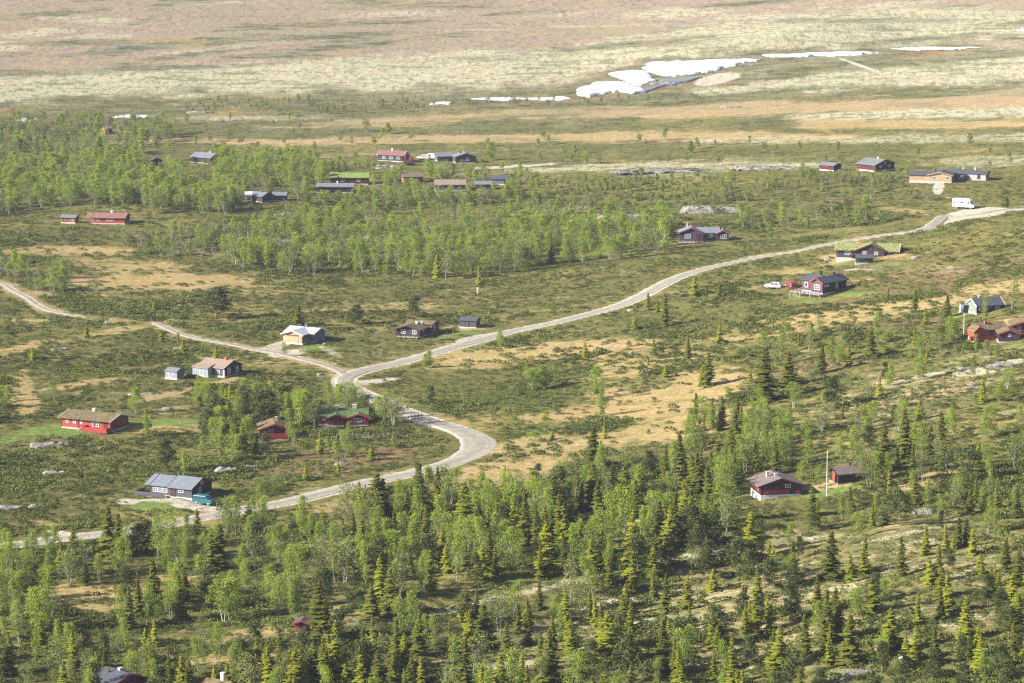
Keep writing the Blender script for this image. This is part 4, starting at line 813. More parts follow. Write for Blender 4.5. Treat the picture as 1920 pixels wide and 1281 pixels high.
camp = [(-3.4, .4), (3.3, .4), (3.35, .95), (3.1, 1.2), (2.5, 1.3), (2.0, 2.1), (2.3, 2.45), (1.5, 2.85), (-3.3, 2.8), (-3.4, 2.6)]
cv = vehicle('motorhome', 1808, 391, -20, 6.8, 2.2, None, camp, ((2.48, 1.36), (2.04, 2.06)), 'white motorhome parked where the upper gravel road widens', 'motorhome', 'carwhite', (-2.1, 2.3), .36, sidewin=[(-3.0, -2.5, 1.5, 1.9), (-.9, .1, 1.6, 2.1), (1.3, 1.95, 1.45, 2.0)])
LAND.append(('white motorhome', 1808, 383))
car = [(-2.1, .3), (2.1, .3), (2.15, .65), (1.95, .85), (.95, .98), (.35, 1.42), (-1.5, 1.45), (-2.05, 1.0)]
def carv(u, v, yaw, label, m, nm='car'):
    return vehicle(nm, u, v, yaw, 4.2, 1.75, None, car, ((.93, 1.0), (.4, 1.38)), label, 'car', m, (-1.3, 1.35), .31, sidewin=[(-1.4, -.5, .98, 1.33), (-.4, .4, .98, 1.33)])
carv(1450, 541, 165, 'silver estate car parked in heath beside the red railed deck', 'carsilver'); carv(1483, 539, 118, 'red car peeking out behind the red railed deck', 'carred')
carv(1806, 338, -140, 'dark blue car between the long tan cabin and the pale garage', 'carblue'); carv(793, 299, 175, 'small white car, left one of two beside the excavator', 'carwhite')
cc = vehicle('van', 808, 299, 175, 5, 1.9, None, van_prof, ((1.53, 1.24), (.97, 1.84)), 'white van parked behind the small white car near excavator', 'van', 'carwhite', (-1.5, 1.55), sidewin=[(0, .85, 1.2, 1.68)])
# excavator
r = root('excavator', 770, 310, 8, 'red excavator with raised bent arm beside the salmon red roof', 'excavator')
b = MB(); b.box(-1.4, 1.4, -1.2, -.75, 0, .6); b.box(-1.4, 1.4, .75, 1.2, 0, .6); b.build('track', M['tyre'], r)
b = MB(); b.box(-1.3, 1.0, -1.05, 1.05, .62, 1.4); b.build('chassis', M['w_slate'], r); b = MB(); b.box(-.2, .9, -1.0, .1, 1.402, 2.5); b.build('cab', M['redtrim'], r)
b = MB(); b.tube((.8, .5, 1.2), (-.6, .5, 4.0), .28, .24, 6); b.tube((-.6, .5, 4.0), (-1.5, .5, 4.1), .24, .22, 6); b.build('boom', M['redtrim'], r)
b = MB(); b.tube((-1.5, .5, 4.1), (-2.1, .5, 1.4), .24, .18, 6); b.build('dipper_arm', M['redtrim'], r); b = MB(); b.prism([(-2.4, .5), (-1.6, .6), (-1.5, 1.3), (-2.2, 1.5)], 'y', .1, .9); b.build('bucket', M['redtrim'], r)
OBST.append((758, 284, 780, 312)); LAND.append(('red excavator', 769, 298))
# flagpoles, posts, fence
def pole(name, u, v, px, label, cat='flagpole'):
    s_ = pxm(u, v); r = root(name, u, v, 0, label, cat); h = px / s_
    b = MB(); b.tube((0, 0, -.5), (0, 0, h), .075, .045, 8); b.build('pole', M['white'], r)
    b = MB(); b.tube((0, 0, h + .001), (0, 0, h + .12), .11, .05, 8); b.build('finial', M['white'], r)
    b = MB(); b.box(-.2, .2, -.2, .2, -.4, .25); b.build('base', M['concrete'], r); OBST.append((u - 6, v - px, u + 6, v - 8))
pole('flagpole', 1550, 932, 87, 'tall bare white flagpole beside the dark red cabin in spruces'); pole('flagpole', 1807, 631, 43, 'short bare white flagpole below the small grey shed')
LAND.append(('tall white flagpole', 1550, 890))
def fence(name, pts, label, step=1.1, h=1.15, m='wood', rails=2):
    w = to_world(pts); line = catmull(w, 8); seg = np.r_[0, np.cumsum(np.linalg.norm(np.diff(line, axis=0), axis=1))]
    n = int(seg[-1] / step); o = bpy.data.objects.new(name, None); COL.objects.link(o)
    x0, y0 = line[0]; z0 = float(ground_z(x0, y0)); o.location = (x0, y0, z0); tag(o, label, 'fence')
    prev = None
    for i in range(n + 1):
        x = np.interp(i * step, seg, line[:, 0]) - x0; y = np.interp(i * step, seg, line[:, 1]) - y0; z = float(ground_z(x + x0, y + y0)) - z0
        b = MB(); b.tube((x, y, z - .3), (x + R.uniform(-.1, .1), y, z + h * R.uniform(.9, 1.2)), .06, .05, 5); b.build('post', M[m], o)
        if prev and rails:
            rb = MB()
            for q in np.linspace(.35, .9, rails): rb.tube((prev[0], prev[1], prev[2] + q * h), (x, y, z + q * h), .03, .03, 4)
            rb.build('rail', M[m], o)
        prev = (x, y, z)
    return o
fence('fence', [(612, 829), (660, 824), (705, 822), (745, 818)], 'weathered pole fence below the double gabled turf roof cabin')
fence('fence', [(1511, 902), (1530, 899)], 'short dark picket fence behind the tall white flagpole', .35, .9, 'w_brown', 2)
fence('fence', [(772, 789), (790, 783)], 'short post gate beside the gravel road bend', 1.2, 1.7, 'w_brown', 1)
for u, v, lb in ((389, 781, 'short white marker post near the dark pines'), (895, 550, 'thin pale post standing alone in the heath above the road'), (800, 322, 'small white post in the yard of the grey roofed cabins')):
    r = root('marker_post', u, v, 0, lb, 'post'); b = MB(); b.box(-.15, .15, -.15, .15, -.3, 1.3); b.build('post_shaft', M['white'], r); b = MB(); b.prism([(-.18, 1.302), (.18, 1.302), (0, 1.45)], 'x', -.18, .18); b.build('post_cap', M['white'], r)
r = root('water_tank', 466, 379, 0, 'round white tank between the birches beside a dark cabin', 'tank', dz=1.6); b = MB(); b.tube((-1.2, 0, .9), (1.2, 0, .9), .85, .85, 14); b.build('tank_shell', M['white'], r); b = MB(); b.box(-1, -.8, -.5, .5, -2.2, .3); b.box(.8, 1, -.5, .5, -2.2, .3); b.build('stand', M['concrete'], r)
r = root('picnic_table', 1500 - 286, 648, 0, '', None) if False else None
r = root('picnic_table', 203, 608, 20, 'small wooden picnic table beside the pale track', 'table')
b = MB(); b.box(-.9, .9, -.38, .38, .7, .76); b.build('tabletop', M['wood'], r)
for sx in (-1, 1): b = MB(); b.box(sx * .65 - .05, sx * .65 + .05, -.7, .7, 0.38, .44); b.box(sx * .65 - .04, sx * .65 + .04, -.3, .3, -.1, .69); b.build('leg', M['wood'], r)
for sy in (-1, 1): b = MB(); b.box(-.9, .9, sy * .7 - .14, sy * .7 + .14, .442, .49); b.build('bench', M['wood'], r)

# ------------------------------------------------------------------ boulders and outcrops
def rock(name, u, v, wpx, hpx, label, flat=1.0, depth=1.0, yaw=0, n=1, sink=.42):
    s_ = pxm(u, v); w = wpx / s_; h = hpx / s_; rr = np.random.default_rng(int(u * 7 + v))
    r_ = root(name, u, v, yaw, label, 'rock')
    lat, lon = (10, 16) if n == 1 else (14, 16 + 5 * n); V = []; T = []
    d_ = w * .7 * depth if n == 1 else max(h * 1.6, w * .22) * max(depth, .6)
    for i in range(lat + 1):
        th = math.pi * i / lat
        for j in range(lon):
            lo = 2 * math.pi * j / lon
            q = np.array([math.sin(th) * math.cos(lo), math.sin(th) * math.sin(lo), math.cos(th)])
            q = np.sign(q) * np.abs(q) ** (.8, .75, .5)[0 if n == 1 else 1]
            X, Y, Z = q[0] * w / 2, q[1] * d_ / 2, q[2] * h * .62
            sx = u + X / max(w, .1) * n * 2.7
            k = 1 + .30 * float(fbm(sx * 1.0, v + Y * 1.3 + Z, 3, 5)) + (.45 * float(fbm(sx * .45, v, 2, 19)) if n > 1 else 0)
            Z = Z * k; Z = (round(Z / (h * .22)) * .6 + Z / (h * .22) * .4) * h * .22 if n > 1 else Z
            X += w * .04 * rr.uniform(-1, 1); Y = Y * (1 + .3 * float(fbm(sx * .8, 3.3, 2, 7))) + .08 * d_ * rr.uniform(-1, 1)
            V.append((X, Y, Z + h * (.45 - sink)))
    for i in range(lat):
        for j in range(lon):
            T.append((i * lon + j, (i + 1) * lon + j, (i + 1) * lon + (j + 1) % lon, i * lon + (j + 1) % lon))
    me = mesh_np(name, V, T, [M['rock']]); o = bpy.data.objects.new('rock_body' if False else name, me)
    COL.objects.link(o); o.location = r_.location; o.rotation_euler = r_.rotation_euler
    for k in ('label', 'category'): o[k] = r_[k]
    bpy.data.objects.remove(r_); return o
for a in [('boulder', 1240, 1030, 17, 9, 'pale grey boulder on the ridge above the lower spruces'), ('boulder', 1459, 855, 10, 10, 'dark grey boulder on the slope behind the dark red cabin'),
          ('boulder', 1183, 583, 14, 7, 'pale boulder beside the gravel road among three small spruces'), ('boulder', 338, 575, 11, 6, 'white stone in the meadow near the lone round pine'),
          ('boulder', 608, 646, 7, 5, 'small white stone behind the pale wooden cabin'), ('boulder', 600, 703, 12, 6, 'grey stone beside the track junction'), ('boulder', 717, 714, 14, 6, 'grey slab stone inside the road junction'),
          ('boulder', 762, 765, 8, 9, 'pale stone beside the road above the pole fence'), ('boulder', 313, 768, 20, 8, 'pale flat stones on the heath between grey cabin and lawn'), ('boulder', 150, 806, 10, 4, 'small pale stone on the lawn before the long red cabin'),
          ('boulder', 1716, 484, 16, 7, 'pale stones at the end of the turf roof cabin wall'), ('boulder', 1550, 490, 14, 8, 'grey stones at the other end of the turf roof cabin yard'), ('boulder', 883, 418, 10, 14, 'white cliff stone in the middle birch wood'), ('boulder', 1183, 662, 9, 5, 'grey stone in the straw meadow')]:
    rock(*a)
for a in [('rock_outcrop', 1190, 414, 190, 18, 'long grey rock ledge above the middle birch wood', 1, .35, -5, 9), ('rock_outcrop', 1340, 398, 125, 17, 'pale layered rock ledge behind the twin gabled log cabin', 1, .4, -2, 7),
          ('rock_outcrop', 730, 452, 130, 16, 'grey rock wall showing over the middle birch wood', 1, .4, 0, 7), ('rock_outcrop', 560, 456, 90, 10, 'low pale rock shelf at the near end of the birch wood', 1, .5, 0, 5),
          ('rock_outcrop', 425, 885, 46, 14, 'pale cracked rock face above the black slate roofed cabin', 1, .6, 0, 4), ('rock_outcrop', 470, 878, 30, 8, 'narrow grey rock ledge beside the pale rock face', 1, .6, 0, 3), ('rock_outcrop', 103, 890, 46, 11, 'flat grey rock in the dark heath near the left edge', 1, .8, 0, 3),
          ('rock_outcrop', 95, 838, 80, 14, 'broken grey rocks below the long red cabin lawn', 1, .8, 5, 6), ('rock_outcrop', 15, 955, 60, 12, 'grey rocks cut by the picture edge below the heath', 1, .8, 0, 4), ('rock_outcrop', 65, 952, 24, 9, 'blocky grey rock right beside the edge rocks', 1, .8, 0, 2),
          ('rock_outcrop', 1270, 322, 240, 7, 'scattered dark boulders in the far heath', 1, .8, 0, 16), ('rock_outcrop', 1440, 317, 140, 8, 'blocky boulder field beside the low red shed', 1, .8, 0, 11), ('rock_outcrop', 560, 403, 90, 8, 'stony rubble bank below the tank cabin', 1, .8, 5, 9),
          ('rock_outcrop', 1885, 688, 70, 12, 'pale rock band on the upper slope at the picture edge', 1, .6, 12, 5), ('rock_outcrop', 1820, 692, 50, 6, 'thin rock band on the upper slope', 1, .6, 12, 4), ('rock_outcrop', 1825, 728, 30, 6, 'pale scree spot on the slope', 1, .8, 0, 3),
          ('rock_outcrop', 1720, 1235, 70, 16, 'long slanting rock slab in the lower slope', 1, .5, 18, 4), ('rock_outcrop', 1610, 1268, 60, 16, 'grey rock slab at the foot of the lower slope', 1, .6, 18, 3), ('rock_outcrop', 1740, 962, 60, 12, 'white edged rocks below the tall spruces', 1, .7, 4, 5), ('rock_outcrop', 1650, 1228, 36, 10, 'dark overhanging rock over a small hollow', 1, .6, 0, 2),
          ('rock_outcrop', 270, 740, 60, 5, 'thin pale rock line in the heath', 1, .8, 0, 4), ('rock_outcrop', 340, 655 - 1, 30, 5, 'small pale rock near the track', 1, .8, 0, 2), ('rock_outcrop', 640, 872, 26, 8, 'white and black rock in heather beside the road', 1, .8, 0, 3), ('rock_outcrop', 1370, 212 - 10 + 0, 40, 5, 'far pale rocks beside the birch scrub', 1, .8, 0, 3),
          ('rock_outcrop', 1250, 158, 60, 6, 'bouldery stream bed below the snowfield', 1, .9, 0, 9), ('rock_outcrop', 375, 212, 50, 6, 'dark boulders at the edge of the pale heath', 1, .9, 0, 6), ('rock_outcrop', 538, 820, 60, 6, 'stone terrace wall below the red cabin with balcony', 1, .5, 0, 7), ('rock_outcrop', 112, 656, 32, 6, 'pale rock in the open heath above the pale path', 1, .8, 0, 3)]:
    rock(*a)

# ------------------------------------------------------------------ plant templates (height 1, base at the origin)
def tris_at(P, size, rr, flat=0.0, up=None):
    """one triangle per point, random orientation"""
    n = len(P); a = rr.normal(size=(n, 3)); b = rr.normal(size=(n, 3))
    if flat: a[:, 2] *= 1 - flat; b[:, 2] *= 1 - flat
    a /= np.linalg.norm(a, axis=1)[:, None]; b -= a * np.sum(a * b, 1)[:, None]; b /= np.linalg.norm(b, axis=1)[:, None] + 1e-9
    s_ = size[:, None] if hasattr(size, '__len__') else size
    V = np.stack([P + a * s_, P - a * s_ * .5 + b * s_ * .8, P - a * s_ * .5 - b * s_ * .8], 1).reshape(-1, 3)
    return V, np.arange(3 * n).reshape(-1, 3)

def cone_np(p0, p1, r0, r1, n=5):
    mb = MB(); mb.tube(p0, p1, r0, r1, n, False); V = np.array(mb.v); T = []
    for q in mb.f: T += [(q[0], q[1], q[2]), (q[0], q[2], q[3])]
    return V, np.array(T)

def merge(parts):
    V = []; T = []; o = 0
    for v, t in parts: V.append(v); T.append(t + o); o += len(v)
    return np.concatenate(V), np.concatenate(T)

def spruce(seed, H=7.0, Rb=1.25, whorls=26, per=7, lean=0.0):
    rr = np.random.default_rng(seed); V = []; T = []; TI = []; wood = []
    wood.append(cone_np((0, 0, -.4), (lean * H, 0, H * .98), .13, .015, 5))
    prof = rr.uniform(.85, 1.1, whorls) * (1 + .22 * np.sin(np.arange(whorls) * rr.uniform(.5, .9) + rr.uniform(0, 6)))
    for i in range(whorls):
        f = (i + rr.uniform(-.3, .3)) / whorls; z = H * (.04 + .94 * f)
        rad_ = Rb * (1 - f) ** .8 * (1 if f > .12 else .75 + 2 * f) * prof[i] + .07
        k = max(4, int(per * (1 - f * .35))); a0 = rr.uniform(0, 6.3)
        for j in range(k):
            if rr.random() < .1: continue
            a = a0 + 6.283 * j / k + rr.uniform(-.35, .35); L = rad_ * rr.uniform(.5, 1.25)
            dirv = np.array([math.cos(a), math.sin(a), 0]); side = np.array([-math.sin(a), math.cos(a), 0])
            drop = (-.50 + .35 * f + rr.uniform(-.15, .15)) * L; 
            zj = z + rr.uniform(-.5, .5) * H / whorls * 1.6; base = np.array([lean * z, 0, zj]); tip = base + dirv * L + np.array([0, 0, drop])
            midp = base + dirv * L * .55 + np.array([0, 0, drop * .75]); w = L * .31 + .05
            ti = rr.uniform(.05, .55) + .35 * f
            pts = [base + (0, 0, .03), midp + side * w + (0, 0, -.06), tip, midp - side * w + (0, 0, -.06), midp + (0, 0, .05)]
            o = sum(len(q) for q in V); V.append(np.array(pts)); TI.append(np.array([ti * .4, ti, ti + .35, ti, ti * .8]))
            T.append(np.array([(0, 1, 4), (0, 4, 3), (1, 2, 4), (4, 2, 3)]) + o)
            # hanging curtains of twigs
            n2 = 5; P = midp + (rr.uniform(-.4, .4, (n2, 1))) * dirv * L + rr.uniform(-1, 1, (n2, 1)) * side * w + np.array([0, 0, -.10])
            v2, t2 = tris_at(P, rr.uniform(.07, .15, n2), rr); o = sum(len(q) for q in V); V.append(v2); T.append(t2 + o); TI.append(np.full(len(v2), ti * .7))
    P = np.array([[lean * H, 0, H * .99], [lean * H, 0, H * .95], [lean * H, 0, H * .9]]); v2, t2 = tris_at(P, .1, rr); o = sum(len(q) for q in V); V.append(v2); T.append(t2 + o); TI.append(np.full(len(v2), .9))
    V = np.concatenate(V); T = np.concatenate(T); wv, wt = merge(wood)
    return (V / H, T, np.clip(np.concatenate(TI), 0, 1)), (wv / H, wt)

def crown_tree(seed, H, rx, z0, nclump, per, leaf, clr, shape='birch', stems=1, flat=0.0):
    rr = np.random.default_rng(seed); wood = []; C = []; CT = []
    for s_ in range(stems):
        a = rr.uniform(0, 6.3); ln = rr.uniform(.02, .12) if stems == 1 else rr.uniform(.1, .22)
        top = np.array([math.cos(a) * ln * H, math.sin(a) * ln * H, H * rr.uniform(.86, .97)]); b0 = np.array([math.cos(a) * .1 * (stems > 1), math.sin(a) * .1 * (stems > 1), -.4])
        m1 = b0 * .55 + top * .45 + rr.normal(size=3) * .12
        r0 = .0095 * H * rr.uniform(.8, 1.2); wood += [cone_np(b0, m1, r0, r0 * .65, 5), cone_np(m1, top, r0 * .65, r0 * .15, 4)]
        for k in range(nclump // stems):
            f = rr.random() ** .85; z = H * (z0 + (1 - z0) * f)
            if shape == 'birch': rr_ = rx * math.sin(math.pi * min(1, (.16 + .82 * f ** .85))) ** .8 * (1 + .35 * math.sin(f * 9 + seed))
            elif shape == 'pine': rr_ = rx * (1 - f ** 2.2) ** .6 * (.6 + .6 * rr.random())
            else: rr_ = rx * math.sqrt(max(.05, 1 - f * f))
            an = rr.uniform(0, 6.3); q = rr_ * math.sqrt(rr.uniform(.12, 1)) * rr.uniform(.75, 1.15)
            ax = (b0 + (top - b0) * (z / H)) if z < H else top
            cpt = np.array([ax[0] + math.cos(an) * q, ax[1] + math.sin(an) * q, min(z, H * .97)])
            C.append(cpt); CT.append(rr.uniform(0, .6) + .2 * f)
            if k % 3 == 0:
                st = b0 + (top - b0) * max(.12, (z / H) - .16 * (1 if shape == 'birch' else .3)); wood.append(cone_np(st, cpt, r0 * .32, r0 * .1, 3))
    C = np.array(C); CT = np.array(CT); n = len(C)
    idx = np.repeat(np.arange(n), per); P = C[idx] + rr.normal(size=(n * per, 3)) * np.array([clr, clr, clr * (1 - .45 * (shape == 'pine'))]) * (.6 + .8 * rr.random(n))[idx][:, None]
    P[:, 2] = np.clip(P[:, 2], .05, H * 1.02)
    v, t = tris_at(P, rr.uniform(.6, 1.25, len(P)) * leaf, rr, flat)
    ti = np.repeat(np.clip(CT[idx] + rr.uniform(-.15, .25, len(P)), 0, 1), 3)
    wv, wt = merge(wood); return (v / H, t, ti), (wv / H, wt)

TPL = {}
def reg(kind, leafm, woodm, items): TPL.setdefault(kind, []).extend([(l, w, leafm, woodm) for l, w in items])
reg('spruce', 'spruce_leaf', 'bark_brown', [spruce(s, 7.0, q, wh, p) for s, q, wh, p in ((1, 1.2, 34, 9), (2, .95, 34, 8), (3, 1.35, 32, 10), (4, .8, 34, 8), (5, 1.1, 30, 9), (6, 1.0, 32, 8))])
reg('goldspruce', 'spruce_gold', 'bark_brown', [spruce(s, 6.0, q, wh, p) for s, q, wh, p in ((21, 1.05, 30, 9), (22, .8, 30, 8), (23, 1.25, 26, 9), (24, .95, 28, 8))])
reg('birch', 'birch_leaf', 'bark_white', [crown_tree(30 + s, 6.0, rx, z0, int(nc * 1.4), 36, .105, .25, 'birch', st) for s, (rx, z0, nc, st) in enumerate(((1.05, .2, 44, 1), (.9, .15, 38, 2), (1.25, .22, 46, 3), (.75, .15, 34, 1), (1.1, .28, 34, 2), (.95, .12, 50, 1), (.65, .2, 26, 1)))])
reg('birchdull', 'birch_dull', 'bark_white', [crown_tree(50 + s, 5.5, rx, z0, int(nc * 1.2), 30, .10, .30, 'birch', st) for s, (rx, z0, nc, st) in enumerate(((1.1, .25, 34, 2), (.9, .2, 30, 1), (1.3, .28, 36, 3), (.8, .3, 22, 1)))])
reg('barebirch', 'twig', 'bark_white', [crown_tree(60 + s, 5.0, rx, .25, 30, 16, .06, .36, 'birch', st) for s, (rx, st) in enumerate(((1.3, 3), (1.1, 2)))])
reg('pine', 'pine_leaf', 'bark_grey', [crown_tree(70 + s, 6.5, rx, z0, int(nc * 1.3), 52, .13, .27, 'pine', 1, .3) for s, (rx, z0, nc) in enumerate(((1.35, .22, 44), (1.6, .3, 44), (1.1, .15, 40), (1.5, .18, 52)))])
reg('shrub', 'birch_leaf', 'bark_grey', [crown_tree(80 + s, 2.0, rx, .05, 26, 24, .12, .26, 'round', 3) for s, rx in enumerate((1.3, 1.0, 1.6))])
reg('juniper', 'shrub_leaf', 'bark_grey', [crown_tree(90 + s, 1.6, rx, .02, 22, 24, .10, .2, 'round', 2) for s, rx in enumerate((.9, .7))])
MESH = {}
for kind, items in TPL.items():
    MESH[kind] = []
    for i, (lf, wd, lm, wm) in enumerate(items):
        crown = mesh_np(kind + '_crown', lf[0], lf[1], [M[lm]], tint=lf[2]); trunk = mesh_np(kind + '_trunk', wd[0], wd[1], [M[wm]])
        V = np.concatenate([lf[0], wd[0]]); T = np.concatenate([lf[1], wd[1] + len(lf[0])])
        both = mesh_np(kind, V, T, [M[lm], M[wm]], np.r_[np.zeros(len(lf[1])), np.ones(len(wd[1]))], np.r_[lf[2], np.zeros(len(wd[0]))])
        MESH[kind].append((crown, trunk, both))

